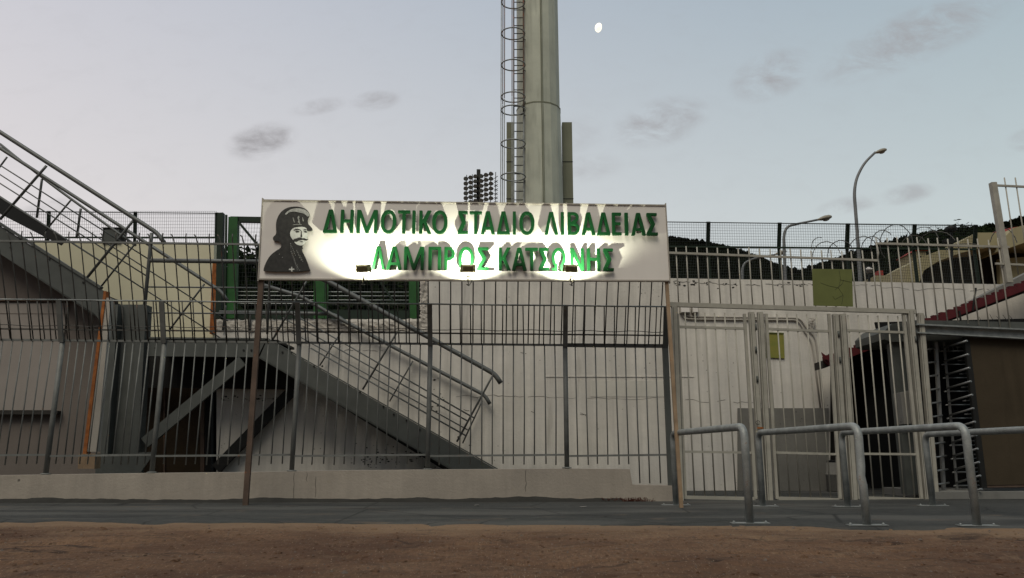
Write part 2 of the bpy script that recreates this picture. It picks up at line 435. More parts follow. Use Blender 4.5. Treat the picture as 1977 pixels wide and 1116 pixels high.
# ------------------------------------------------------------------ barred fence on the low wall
fence = thing('barred_fence', 'long grey barred steel fence with spiked overhang standing on the low wall', 'fence', FP(560, 908, .1))
fy = .12
posts = [(-150, -185, 914), (121, 91, 916), (318, 296, 913), (578, 565, 910), (831, 823, 907), (1091, 1092, 904), (1284, 1298, 937)]
def up(p, z): return Vector((p.x, p.y, z))
bend = []
ST = Vector((0, -.24, .60))          # lean of the short overhang (towards the road)
TL = Vector((0, -.60, 1.50))         # lean of the tall spiked panel
for i, (px, pb, yb) in enumerate(posts):
    b = FP(pb, yb, fy); t = FP(px, 656 + px * .0095, fy); b = Vector((t.x, t.y, b.z - .02)); bend.append(t)
    last = i == len(posts) - 1
    mb = MB()
    if last: mb.beam(b, t, .085, .085)
    else: mb.tube([b, b.lerp(t, .5), t], .038, 10)
    p = link('post', mb, M['steel'] if last else M['fence'], fence)
    mb = MB(); mb.beam(t + Vector((0, -.03, -.03)), t + ST, .085 if last else .075, .03, (0, 1, .4))
    link('post_arm', mb, M['steel'] if last else M['fence'], p)
    if not last:
        mb = MB(); mb.lathe(b + Vector((0, 0, .02)), [(.075, 0), (.075, .012), (.05, .02)], 12); link('post_foot', mb, M['fence'], p)
for i in range(len(posts) - 1):
    a, b = bend[i], bend[i + 1]
    zl = [P(posts[i][1], 880.5, FD + fy, FK).z, P(posts[i + 1][1], 878, FD + fy, FK).z]
    zb = FP(posts[i][1], 897, fy).z
    mb = MB(); mb.beam(a, b, .032 if i < 5 else .06, .03); link('rail', mb, M['fence'] if i < 5 else M['fencedark'], fence)
    mb = MB(); mb.beam(up(a, zl[0]), up(b, zl[1]), .03, .03); link('rail', mb, M['fence'], fence)
    mb = MB(); mb.tube([a + ST, (a + b) / 2 + ST + Vector((0, 0, -.004)), b + ST], .013, 6); link('rail', mb, M['galv'], fence)
    mb = MB(); w = []
    for k in range(9):
        s = k / 8; w.append(a.lerp(b, s) + ST * .36 + Vector((0, -.01, .012 * math.sin(k * 1.7 + i))))
    mb.tube(w, .006, 5); link('wire', mb, M['fencedark'], fence)
    mb = MB(); mb.beam(a + ST * .27, b + ST * .27, .022, .02); link('rail', mb, M['fencedark'], fence)
    nb = 12 if i else 13
    if i == 5: nb = 9
    for k in range(nb):
        s = (k + 1) / (nb + 1)
        q = a.lerp(b, s); zz = zb + random.uniform(-.012, .012)
        if i == 5 and s > .62: zz = FP(1250, 933, fy).z
        mb = MB(); jx = random.gauss(0, .007)
        mb.tube([Vector((q.x + jx, q.y, zz)), Vector((q.x + jx * .3 + random.gauss(0, .004), q.y + random.uniform(-.01, .01), (zz + q.z) / 2)), Vector((q.x, q.y, q.z))], .0105, 6)
        link('bar', mb, M['fence'], fence)
        if i < 5 and False: pass
        mb = MB(); q2 = a.lerp(b, (k + .93 + random.uniform(-.05, .05)) / (nb + 1))
        mb.tube([q2 + Vector((0, -.02, 0)), q2 + ST + Vector((random.uniform(-.012, .012), 0, 0))], .0095, 6)
        link('overhang_bar', mb, M['fencedark'], fence)
# tall spiked panel behind the short arms
A, B = bend[0] + Vector((0, .03, 0)), bend[-1] + Vector((0, .03, 0))
for i in range(len(posts) - 1):
    a, b = bend[i] + Vector((0, .03, 0)), bend[i + 1] + Vector((0, .03, 0))
    mb = MB(); mb.beam(a + TL * .965, b + TL * .965, .03, .03); link('rail', mb, M['fence'], fence)
nb = 66
for k in range(nb):
    s = (k + .5) / nb; q = A.lerp(B, s); mb = MB()
    lean = Vector((.05 * (s - .3), 0, 0)) + TL
    tip = q + lean * 1.02
    pts = [q, q + lean * .5, q + lean * .97]
    hook = (k % 2 == 0)
    pts += [tip + Vector((-.03, 0, .03)), tip + Vector((-.055, 0, .055))] if hook else [tip + Vector((0, 0, .02)), tip + Vector((.002, 0, .07))]
    mb.tube(pts, .010, 6); link('spiked_bar', mb, M['fencedark'], fence)

# ------------------------------------------------------------------ the sign
SD, SK = 10.92, .012
def SP(px, py, dy=0.0): return P(px, py, SD + dy, SK)
sign = thing('stadium_sign', 'long white stadium sign with raised green Greek lettering on two thin posts', 'sign', PG(890, 976))
TLc, TRc, BRc, BLc = SP(508, 385), SP(1284, 395), SP(1292.5, 543.5), SP(500, 540.5)
mb = MB(); mb.prism([TLc, TRc, BRc, BLc], (0, .05, 0)); link('board', mb, M['sign'], sign)
mb = MB()
for a, b in ((TLc, TRc), (BLc, BRc)):
    s = -1 if a is TLc else 1
    mb.beam(a + Vector((0, .02, s * .013)), b + Vector((0, .02, s * .013)), .02, .07)
for a, b in ((TLc, BLc), (TRc, BRc)):
    s = -1 if a is TLc else 1
    mb.beam(a + Vector((s * .009, .02, .02)), b + Vector((s * .009, .02, -.02)), .014, .07)
link('edge_trim', mb, M['panel'], sign)
mb = MB(); b0 = PG(474, 976); t0 = SP(505, 541, .045); mb.beam(b0 + Vector((0, 0, -.02)), t0, .075, .05); 
mb.beam(t0, SP(511, 392, .085), .075, .05); link('post', mb, M['brownpost'], sign)
mb = MB(); b0 = P(1315.5, 982, 10.55); b0.z = -.02; t0 = SP(1287, 546, .045); mb.beam(b0, t0, .05, .05); mb.beam(t0, SP(1280, 400, .085), .05, .05)
link('post', mb, M['tanpost'], sign)
# back frame of the board
mb = MB(); mb.beam(SP(510, 520, .075), SP(1286, 523, .075), .04, .04); mb.beam(SP(510, 400, .075), SP(1281, 410, .075), .04, .04); link('back_frame', mb, M['steeldark'], sign)

def arc(cx, cy, rx, ry, a0, a1, n=18, e=2.0):
    out = []
    for i in range(n + 1):
        a = math.radians(a0 + (a1 - a0) * i / n); c, s = math.cos(a), math.sin(a)
        out.append((cx + rx * math.copysign(abs(c) ** (2 / e), c), cy + ry * math.copysign(abs(s) ** (2 / e), s)))
    return out
def glyph(ch, W, H, t):
    h = W / 2
    leg = lambda y, ap: 1.12 * t + (h - 1.12 * t) * y / ap
    if ch == 'Δ': return [[(0, 0), (W, 0), (h + .62 * t, H), (h - .62 * t, H)], [(1.2 * t, .92 * t), (W - 1.2 * t, .92 * t), (h, H - 1.5 * t)]]
    if ch == 'Λ': return [[(0, 0), (1.12 * t, 0), (h, H - 1.35 * t), (W - 1.12 * t, 0), (W, 0), (h + .62 * t, H), (h - .62 * t, H)]]
    if ch == 'Α':
        ap = H - 1.35 * t; y1 = .20 * H; y2 = y1 + .85 * t
        return [[(0, 0), (1.12 * t, 0), (leg(y1, ap), y1), (W - leg(y1, ap), y1), (W - 1.12 * t, 0), (W, 0), (h + .62 * t, H), (h - .62 * t, H)],
                [(leg(y2, ap), y2), (W - leg(y2, ap), y2), (h, ap)]]
    if ch == 'Η': m = H * .52; return [[(0, 0), (t, 0), (t, m - .45 * t), (W - t, m - .45 * t), (W - t, 0), (W, 0), (W, H), (W - t, H), (W - t, m + .45 * t), (t, m + .45 * t), (t, H), (0, H)]]
    if ch == 'Μ': return [[(0, 0), (t, 0), (t, H * .70), (h - .42 * t, 0), (h + .42 * t, 0), (W - t, H * .70), (W - t, 0), (W, 0), (W, H), (W - 1.25 * t, H), (h, H * .26), (1.25 * t, H), (0, H)]]
    if ch == 'Ο': return [arc(h, H / 2, h, H / 2 * 1.02, 0, 350, 35, 2.2), arc(h, H / 2, h - t * 1.08, H / 2 * 1.02 - t, 0, 350, 35, 2.2)]
    if ch == 'Τ': return [[(h - .5 * t, 0), (h + .5 * t, 0), (h + .5 * t, H - .9 * t), (W, H - .9 * t), (W, H), (0, H), (0, H - .9 * t), (h - .5 * t, H - .9 * t)]]
    if ch == 'Ι': return [[(0, 0), (W, 0), (W, H), (0, H)]]
    if ch == 'Κ': return [[(0, 0), (t, 0), (t, H * .40), (t * 1.35, H * .46), (W - 1.25 * t, 0), (W, 0), (t * 2.15, H * .54), (W * .97, H), (W * .97 - 1.2 * t, H), (t, H * .55), (t, H), (0, H)]]
    if ch == 'Σ': return [[(0, 0), (W, 0), (W, .92 * t), (1.5 * t, .92 * t), (W * .80, H * .50), (1.55 * t, H - .92 * t), (W * .96, H - .92 * t), (W * .96, H), (.04 * W, H), (.04 * W, H - .8 * t), (W * .80 - 1.35 * t, H * .50), (0, .8 * t)]]
    if ch == 'Ε': return [[(0, 0), (W, 0), (W, .9 * t), (t, .9 * t), (t, H * .5 - .35 * t), (W * .92, H * .5 - .35 * t), (W * .92, H * .5 + .5 * t), (t, H * .5 + .5 * t), (t, H - .9 * t), (W, H - .9 * t), (W, H), (0, H)]]
    if ch == 'Π': return [[(0, 0), (t, 0), (t, H - .9 * t), (W - t, H - .9 * t), (W - t, 0), (W, 0), (W, H), (0, H)]]
    if ch == 'Ν': return [[(0, 0), (t * .95, 0), (t * .95, H * .72), (W - 1.15 * t, 0), (W, 0), (W, H), (W - .95 * t, H), (W - .95 * t, H * .28), (1.15 * t, H), (0, H)]]
    if ch == 'Ρ':
        r = H * .29; cy = H - r
        return [[(0, 0), (t, 0), (t, H - 2 * r)] + arc(W - r * .95, cy, r * .95, r, -90, 90, 14) + [(0, H)],
                [(t, H - 2 * r + .85 * t)] + arc(W - r * .95, cy, r * .95 - t, r - .87 * t, -90, 90, 14) + [(t, H - .87 * t)]]
    if ch == 'Β':
        r1 = H * .27; r2 = H * .23; c1 = r1; c2 = 2 * r1 + r2
        o = [(0, 0)] + arc(W - r1, c1, r1, r1, -90, 62, 12) + arc(W * .94 - r2, c2, r2, r2, -58, 90, 12) + [(0, H)]
        i1 = [(t, .87 * t)] + arc(W - r1, c1, r1 - t, r1 - .87 * t, -90, 90, 12) + [(t, 2 * r1 - .87 * t)]
        i2 = [(t, 2 * r1 + .1 * t)] + arc(W * .94 - r2, c2, r2 - t * .95, r2 - .8 * t, -90, 90, 12) + [(t, H - .87 * t)]
        return [o, i1, i2]
    if ch == 'Ω':
        cy = H * .56; rx, ry = h, H * .45
        inn = arc(h, cy, rx - 1.05 * t, ry - t, 246, -66, 26)
        out = arc(h, cy, rx, ry, -52, 232, 26)
        return [[(0, 0), (.40 * W, 0), (.40 * W, .8 * t)] + inn + [(.60 * W, .8 * t), (.60 * W, 0), (W, 0), (W, .85 * t), (.82 * W, .85 * t)] + out + [(.18 * W, .85 * t), (0, .85 * t)]]
def rounded(c, r):
    if len(c) > 14 and r < .01: pass
    n = len(c); out = []
    for i in range(n):
        p = Vector(c[i]); a = Vector(c[i - 1]) - p; b = Vector(c[(i + 1) % n]) - p
        if a.length < 1e-6 or b.length < 1e-6: continue
        ang = a.angle(b)
        if ang > 2.6: out.append(tuple(p)); continue
        rr = min(r, a.length * .4, b.length * .4); s = p + a.normalized() * rr; e = p + b.normalized() * rr
        for k in range(4):
            u = k / 3; q = s * (1 - u) ** 2 + p * 2 * u * (1 - u) + e * u * u; out.append(tuple(q))
    return out
def flat_shape(name, contours, origin, ex, ez, material, parent, depth, bevel=0.0, front=True):
    """contours (metres) filled and extruded; lies in the plane spanned by ex, ez; depth goes towards the road"""
    cu = bpy.data.curves.new(name, 'CURVE'); cu.dimensions = '2D'; cu.fill_mode = 'BOTH'
    cu.extrude = depth / 2 - bevel; cu.bevel_depth = bevel; cu.bevel_resolution = 1; cu.offset = -bevel
    for c in contours:
        s = cu.splines.new('POLY'); s.points.add(len(c) - 1); s.use_cyclic_u = True
        for i, (x, y) in enumerate(c): s.points[i].co = (x, y, 0, 1)
    tmp = bpy.data.objects.new('tmp', cu); C.objects.link(tmp); bpy.context.view_layer.update()
    me = bpy.data.meshes.new_from_object(tmp.evaluated_get(bpy.context.evaluated_depsgraph_get()))
    bpy.data.objects.remove(tmp); bpy.data.curves.remove(cu)
    me.name = name; n = Vector(ex).cross(Vector(ez)).normalized()   # points to the road (-Y)
    o0 = Vector((0, 0, 0)); q = parent
    while q is not None: o0 = o0 + q.location; q = q.parent
    for v in me.vertices:
        v.co = origin + Vector(ex) * v.co.x + Vector(ez) * v.co.y + n * (v.co.z + depth / 2) - o0
    me.materials.clear(); me.materials.append(material); me.update()
    o = bpy.data.objects.new(name, me); C.objects.link(o); o.parent = parent
    return o
SX = (BRc - BLc).normalized()
row1 = [('Δ', 622.5, 650), ('Η', 656, 680.7), ('Μ', 687.5, 727.5), ('Ο', 734, 764), ('Τ', 766.7, 790.7), ('Ι', 795, 801), ('Κ', 808.5, 832.5), ('Ο', 833.6, 863.4),
        ('Σ', 883, 903.5), ('Τ', 906, 930), ('Α', 928, 955.4), ('Δ', 958.8, 985), ('Ι', 990, 996), ('Ο', 1002.7, 1032),
        ('Λ', 1051, 1078), ('Ι', 1083.3, 1089.3), ('Β', 1096.6, 1119.6), ('Α', 1123, 1150), ('Δ', 1152.8, 1179), ('Ε', 1182.6, 1200.5), ('Ι', 1207, 1213.8), ('Α', 1219.5, 1247.6), ('Σ', 1249, 1270.6)]
row2 = [('Λ', 715.6, 742.8), ('Α', 745, 775), ('Μ', 779, 817.5), ('Π', 826.3, 850.7), ('Ρ', 857, 877.6), ('Ο', 884.4, 914.5), ('Σ', 920, 944), ('Κ', 962.7, 986.5), ('Α', 988, 1017), ('Τ', 1014, 1039),
        ('Σ', 1040, 1060.5), ('Ω', 1065, 1093), ('Ν', 1101.4, 1128), ('Η', 1134, 1159.6), ('Σ', 1165, 1185.5)]
OFF = -.075
for row, (ya, yb, xa, xb) in ((row1, ((404, 448.5), (411, 454), 622, 1270)), (row2, ((475, 520), (479.5, 523), 715, 1185))):
    for ch, x0, x1 in row:
        u = ((x0 + x1) / 2 - xa) / (xb - xa)
        yt = ya[0] + (yb[0] - ya[0]) * u; ybm = ya[1] + (yb[1] - ya[1]) * u
        a = SP(x0, ybm, OFF); b = SP(x1, ybm, OFF); t = SP(x0, yt, OFF)
        Wm = (b - a).length; Hm = t.z - a.z
        th = .047 if ch != 'Ι' else Wm
        cs = [rounded(c, .008) for c in glyph(ch, Wm, Hm, th)]
        a2 = a + Vector((0, .050, 0))
        o = flat_shape('letter', cs, a2, SX, Vector((0, 0, 1)), M['letter'], sign, .050, .003)
        # stand-off pegs that hold the letter away from the board
        mb = MB(); sx = .5 * th if ch in 'ΗΜΚΠΡΝΒΕΙΩΟ' else Wm / 2
        zz = Hm * (.5 if ch in 'ΗΜΚΠΡΝΒΕΙΟΩ' else .96)
        p = a2 + SX * sx + Vector((0, 0, zz - (.02 if ch in 'ΔΛΑΤΣ' else 0)))
        mb.tube([p + Vector((0, -.005, 0)), Vector((p.x, SD + SK * p.x - .001, p.z))], .006, 6); link('standoff', mb, M['letter'], o)
# portrait cut-out, traced in the photo's crop (5.874 px per photo px) and scaled on the board
def tr(pts, dy): 
    base = SP(490 + 110 / 5.874, 370 + 912 / 5.874, dy); out = []
    for x, y in pts:
        q = SP(490 + x / 5.874, 370 + y / 5.874, dy); d = q - base; out.append((d.dot(SX), d.z))
    return base, out
def smooth(pts, it=1):
    for _ in range(it):
        o = []
        for i in range(len(pts)):
            a = pts[i]; b = pts[(i + 1) % len(pts)]
            o.append((a[0] * .75 + b[0] * .25, a[1] * .75 + b[1] * .25)); o.append((a[0] * .25 + b[0] * .75, a[1] * .25 + b[1] * .75))
        pts = o
    return pts
def pshape(name, conts, mat_, parent, dy, depth, it=2):
    cs = []; base = None
    for c in conts:
        base, q = tr(c, dy); cs.append(smooth(q, it))
    return flat_shape(name, cs, base, SX, Vector((0, 0, 1)), mat_, parent, depth)
sil = [(118, 912), (118, 880), (135, 830), (165, 770), (200, 722), (250, 682), (300, 652), (318, 630), (320, 600), (300, 575), (270, 562), (240, 570), (222, 548), (228, 518), (250, 500), (262, 478), (257, 400), (262, 340), (285, 280), (320, 230), (380, 190), (450, 174), (530, 178), (600, 203), (634, 245), (636, 272), (622, 300), (612, 340), (622, 375), (652, 400), (670, 430), (660, 450), (625, 452), (608, 440), (611, 480), (608, 515), (600, 550), (588, 580), (568, 602), (552, 615), (558, 640), (545, 668), (580, 730), (605, 790), (625, 850), (647, 912)]
por = pshape('portrait', [sil], M['ink'], sign, -.012, .030, 1)
tag(por, 'flat cut-out bust of a moustached man in a fur-trimmed cap, black and white print')
FDY = -.0445
face = [(412, 470), (420, 440), (450, 412), (500, 402), (560, 397), (598, 412), (607, 445), (610, 482), (606, 515), (598, 548), (588, 575), (568, 600), (540, 613), (500, 606), (468, 585), (455, 558), (430, 530), (415, 500)]
pshape('face', [face], M['inkpale'], por, FDY, .003)
M['fur'] = mat('pale_fur_print', (.36, .36, .335), .6, var=.45, scale=40, bump=.05)
M['inkdim'] = mat('dim_grey_portrait_print', (.085, .085, .078), .6, var=.3, scale=20, bump=.05)
pshape('fur_trim', [[(352, 258), (378, 226), (420, 200), (475, 188), (535, 190), (590, 208), (625, 240), (632, 268), (612, 288), (590, 262), (555, 243), (510, 236), (470, 224), (430, 228), (395, 236), (370, 262)]], M['fur'], por, FDY, .003)
d2 = FDY - .0035
for nm, cs in (('moustache', [[(440, 562), (452, 540), (490, 530), (515, 520), (540, 522), (552, 530), (580, 528), (600, 545), (622, 532), (610, 552), (585, 556), (555, 545), (530, 552), (505, 556), (485, 570)]]),
               ('eye', [[(470, 452), (495, 440), (522, 450), (518, 460), (495, 464), (478, 462)]]),
               ('eye', [[(568, 452), (588, 444), (606, 452), (600, 466), (580, 466)]]),
               ('eyebrow', [[(448, 446), (465, 426), (500, 420), (528, 430), (540, 446), (515, 436), (480, 434)]]),
               ('eyebrow', [[(560, 440), (580, 426), (604, 430), (606, 440), (582, 437)]]),
               ('nose', [[(538, 440), (546, 444), (546, 480), (552, 505), (545, 518), (530, 516), (534, 500), (540, 478)]]),
               ('mouth', [[(520, 568), (545, 562), (566, 568), (545, 576)]])):
    pshape(nm, cs, M['ink'], por, d2, .003)
marks = [[(441, 296), (450, 292), (462, 338), (470, 352), (460, 352), (450, 330)], [(496, 290), (508, 272), (520, 285), (512, 305), (522, 318), (516, 332), (528, 352), (522, 368), (508, 350), (498, 345), (508, 330), (500, 312)],
         [(548, 292), (556, 290), (568, 330), (566, 340), (556, 334)], [(440, 374), (490, 366), (545, 372), (545, 378), (490, 374), (442, 380)]]
pshape('cap_badge', marks, M['inkmid'], por, FDY, .003, 1)
cross = [(424, 852), (438, 852), (434, 874), (460, 872), (462, 888), (436, 886), (442, 908), (420, 908), (426, 888), (398, 890), (398, 872), (426, 876)]
pshape('medal', [cross], M['inkpale'], por, FDY, .003, 1)
dash = []
random.seed(3)
for (xa, ya, xb, yb, n) in ((425, 680, 515, 890, 11), (450, 740, 500, 880, 8), (485, 670, 560, 790, 7), (415, 590, 470, 720, 8), (290, 710, 322, 745, 2), (505, 720, 540, 775, 3)):
    for k in range(n):
        s = k / max(1, n - 1); x = xa + (xb - xa) * s + random.uniform(-4, 4); y = ya + (yb - ya) * s
        dash.append([(x - 5, y - 3), (x + 2, y - 8), (x + 6, y + 2), (x - 1, y + 8)])
pshape('braid', dash, M['inkmid'], por, FDY, .003, 1)
pshape('coat_seam', [[(408, 585), (416, 584), (432, 690), (470, 800), (500, 900), (492, 902), (460, 804), (424, 694)], [(478, 660), (486, 658), (520, 720), (556, 790), (550, 794), (512, 724)]], M['inkdim'], por, FDY - .0001, .0026, 1)

# three floodlights on arms under the sign
def lampat(px, label, tilt):
    c = SP(px, 519, -.40); foot = SP(px + 1, 541.5, -.005)
    t = thing('floodlight', label, 'floodlight', foot, 'floodlights along the foot of the sign')
    aim = (Vector((0, .80, .30))).normalized(); beam = (Vector((0, .38, .53))).normalized()          # towards the board and up
    R = Matrix.Rotation(tilt, 3, 'Y'); X = R @ Vector((1, 0, 0)); Yv = aim - X * aim.dot(X); Yv.normalize(); Z = X.cross(Yv)
    def L(x, y, z): return c + X * x + Yv * y + Z * z
    mb = MB(); w, h = .098, .058
    mb.hexa([L(-w * .8, -.045, -h * .75), L(w * .8, -.045, -h * .75), L(w, .04, -h), L(-w, .04, -h), L(-w * .8, -.045, h * .75), L(w * .8, -.045, h * .75), L(w, .04, h), L(-w, .04, h)])
    for k in range(7):
        z = -h * .6 + k * h * .2
        mb.hexa([L(-w * .72, -.062, z - .003), L(w * .72, -.062, z - .003), L(w * .72, -.044, z - .003), L(-w * .72, -.044, z - .003), L(-w * .72, -.062, z + .003), L(w * .72, -.062, z + .003), L(w * .72, -.044, z + .003), L(-w * .72, -.044, z + .003)])
    for s in (-1, 1):
        mb.hexa([L(s * w - .006, .034, -h - .006), L(s * w + .006, .034, -h - .006), L(s * w + .006, .05, -h - .006), L(s * w - .006, .05, -h - .006), L(s * w - .006, .034, h + .006), L(s * w + .006, .034, h + .006), L(s * w + .006, .05, h + .006), L(s * w - .006, .05, h + .006)])
    hs = link('housing', mb, M['olive'], t)
    for s in (-1, 1):
        mb = MB(); mb.hexa([L(s * .104 - .0015, .052, -.064), L(s * .104 + .0015, .052, -.064), L(s * .108 + .0015, .102, -.05), L(s * .108 - .0015, .102, -.05), L(s * .104 - .0015, .052, .064), L(s * .104 + .0015, .052, .064), L(s * .108 + .0015, .102, .05), L(s * .108 - .0015, .102, .05)])
        link('added_side_flap', mb, M['olive'], hs)  # flaps added to cut the beam off at the sides
    mb = MB(); mb.hexa([L(-w + .01, .041, -h + .008), L(w - .01, .041, -h + .008), L(w - .01, .044, -h + .008), L(-w + .01, .044, -h + .008), L(-w + .01, .041, h - .008), L(w - .01, .041, h - .008), L(w - .01, .044, h - .008), L(-w + .01, .044, h - .008)])
    link('glass', mb, M['glasslit'], hs)
    mb = MB(); pv = [L(-w - .012, 0, 0), L(-w - .014, 0, -.11), L(w + .014, 0, -.11), L(w + .012, 0, 0)]
    for a, b in zip(pv[:-1], pv[1:]): mb.beam(a, b, .014, .014)
    link('bracket', mb, M['olive'], t)
    mb = MB(); m = L(0, 0, -.11); mb.tube(fillet([m, m + Vector((0, .06, -.045)), foot + Vector((0, -.02, -.03)), foot + Vector((0, .02, .01))], .05), .012, 7)
    cab = [m + Vector((.02, .01, 0)), m + Vector((.06, .03, -.06)), m + Vector((.02, .16, -.09)), foot + Vector((-.03, -.02, -.06)), foot + Vector((.02, .0, -.09)), foot + Vector((.0, .05, -.02))]
    link('arm', mb, M['olive'], t)
    mb = MB(); mb.tube(fillet(cab, .03), .006, 5); link('cable', mb, M['steeldark'], t)
    ld = bpy.data.lights.new('floodlight_beam', 'SPOT'); ld.energy = LAMPW; ld.color = (.97, 1, .80); ld.spot_size = math.radians(150); ld.spot_blend = .42; ld.shadow_soft_size = .018
    lo = bpy.data.objects.new('floodlight_beam', ld); C.objects.link(lo); lo.parent = t
    lo.location = L(0, .062, 0) - foot; lo.rotation_euler = beam.to_track_quat('-Z', 'Y').to_euler()
LAMPW = 125
lampat(700, 'left olive floodlight in front of the sign, nearest the portrait', -.06)
lampat(903, 'middle olive floodlight in front of the sign, covering the letter O', .0)
lampat(1102, 'right olive floodlight in front of the sign, below the letter N', .04)

exec_right = True
# ------------------------------------------------------------------ main white wall behind
WD = 15.0
def WP(px, py, dy=0): return P(px, py, WD + dy)
random.seed(11)
toprough = [(418, 619)] + [(420 + i * 8, 619 + random.uniform(-5, 4)) for i in range(1, 49)] + [(812, 617)]
side = [(812 + random.uniform(-2, 3), 605 - i * 8) for i in range(9)]
wallpoly = [(418, 1010)] + toprough + side + [(818, 529)] + [(900, 531), (1290, 537), (1500, 540.5), (1700, 544.5), (1935, 549), (1977, 551), (2150, 554), (2150, 660), (1900, 660), (1720, 660), (1603, 702), (1603, 1010)]
mb = MB(); mb.prism([WP(*q) for q in wallpoly], (0, .35, 0))
wall = thing('boundary_wall', 'tall white plastered wall behind the fence, cracked, with a broken opening at left', 'wall', WP(1000, 948))
link('wall_body', mb, M['wall'], wall)
# broken edges of the opening: rough strips of knocked-out concrete
def rough_strip(a, b, wpx, horiz, seed):
    mb = MB(); n = 70; k = 6
    for i in range(n + 1):
        s = i / n; px = a[0] + (b[0] - a[0]) * s; py = a[1] + (b[1] - a[1]) * s
        for j in range(k + 1):
            u = j / k; wob = 3 * fbm(s * 9, u * 2, 3, 3, seed)
            q = (px + (0 if horiz else u * wpx + wob), py + (u * wpx + wob if horiz else 0))
            d = -.012 - .05 * abs(fbm(s * (b[0] - a[0] + b[1] - a[1]) * .02, u, 2.6, 4, seed + 3)) * math.sin(math.pi * min(1, u + .08)) 
            mb.v.append(WP(q[0], q[1], d if 0 < j < k else .03))
    for i in range(n):
        for j in range(k):
            a0 = i * (k + 1) + j; mb.face((a0, a0 + 1, a0 + k + 2, a0 + k + 1))
    return mb
link('broken_edge', rough_strip((418, 617), (828, 616), 27, True, 2), M['broken'], wall)
link('broken_edge', rough_strip((811, 530), (811, 640), 17, False, 8), M['broken'], wall)
def slab(px0, py0, px1, py1, d, plane=WP, z0=.001):
    mb = MB(); mb.prism([plane(px0, py0, -d), plane(px1, py0, -d), plane(px1, py1, -d), plane(px0, py1, -d)], (0, d - z0 if z0 else d, 0)); return mb
link('plaster_patch', slab(1425, 788, 1600, 1010, .05), M['darkgrey'], wall)  # slab coloured much darker than the wall around it
link('ledge', slab(1054, 726, 1340, 728, .012), M['wall'], wall)
link('plaster_patch', slab(1140, 735, 1292, 766, .006), M['wallpatch'], wall)
mb = MB()
def crack(p, q, n=22, j=2.2, r=.004):
    pts = []; y = 0
    for i in range(n + 1):
        s = i / n; y = y * .7 + random.uniform(-j, j)
        pts.append(WP(p[0] + (q[0] - p[0]) * s, p[1] + (q[1] - p[1]) * s + y, -.002))
    k0 = 0
    while k0 < n:
        k1 = min(n, k0 + random.randint(2, 6)); mb.tube(pts[k0:k1 + 1], r * random.uniform(.5, 1.1), 4); k0 = k1 + random.choice((0, 0, 1, 2))
for a, b in (((880, 765), (1060, 768)), ((1060, 768), (1290, 772)), ((1300, 773), (1470, 777)), ((1200, 757), (1260, 754)), ((1700, 556), (1900, 560)), ((1300, 545), (1420, 548)), ((1440, 548), (1560, 551)), ((430, 772), (540, 768)), ((660, 678), (740, 679)), ((1700, 551), (1560, 549)), ((1905, 560), (1990, 566))): crack(a, b, r=random.uniform(.0025, .0045))
for (px, py) in ((1030, 795), (1125, 797), (1125, 800), (900, 790), (1010, 680)): crack((px - 5, py), (px + 6, py + 3), 6, .8, .006)
link('crack', mb, M['mortar'], wall)
mb = MB()
for (cx, cy, n, sx, sy) in ((760, 880, 50, 45, 14), (720, 890, 18, 12, 8), (840, 770, 14, 10, 18), (480, 770, 22, 45, 3), (1350, 548, 24, 40, 3), (1540, 549, 20, 30, 3)):
    for _ in range(n):
        px, py = random.gauss(cx, sx), random.gauss(cy, sy); r = random.uniform(1, 3.4)
        if py > 905: continue
        pts = [WP(px + r * math.cos(a) * random.uniform(.5, 1.3), py + .6 * r * math.sin(a) * random.uniform(.5, 1.3), -.003) for a in (0, 1.2, 2.4, 3.6, 5)]
        mb.prism(pts, (0, .0025, 0))
link('chipped_plaster', mb, M['mortar'], wall)

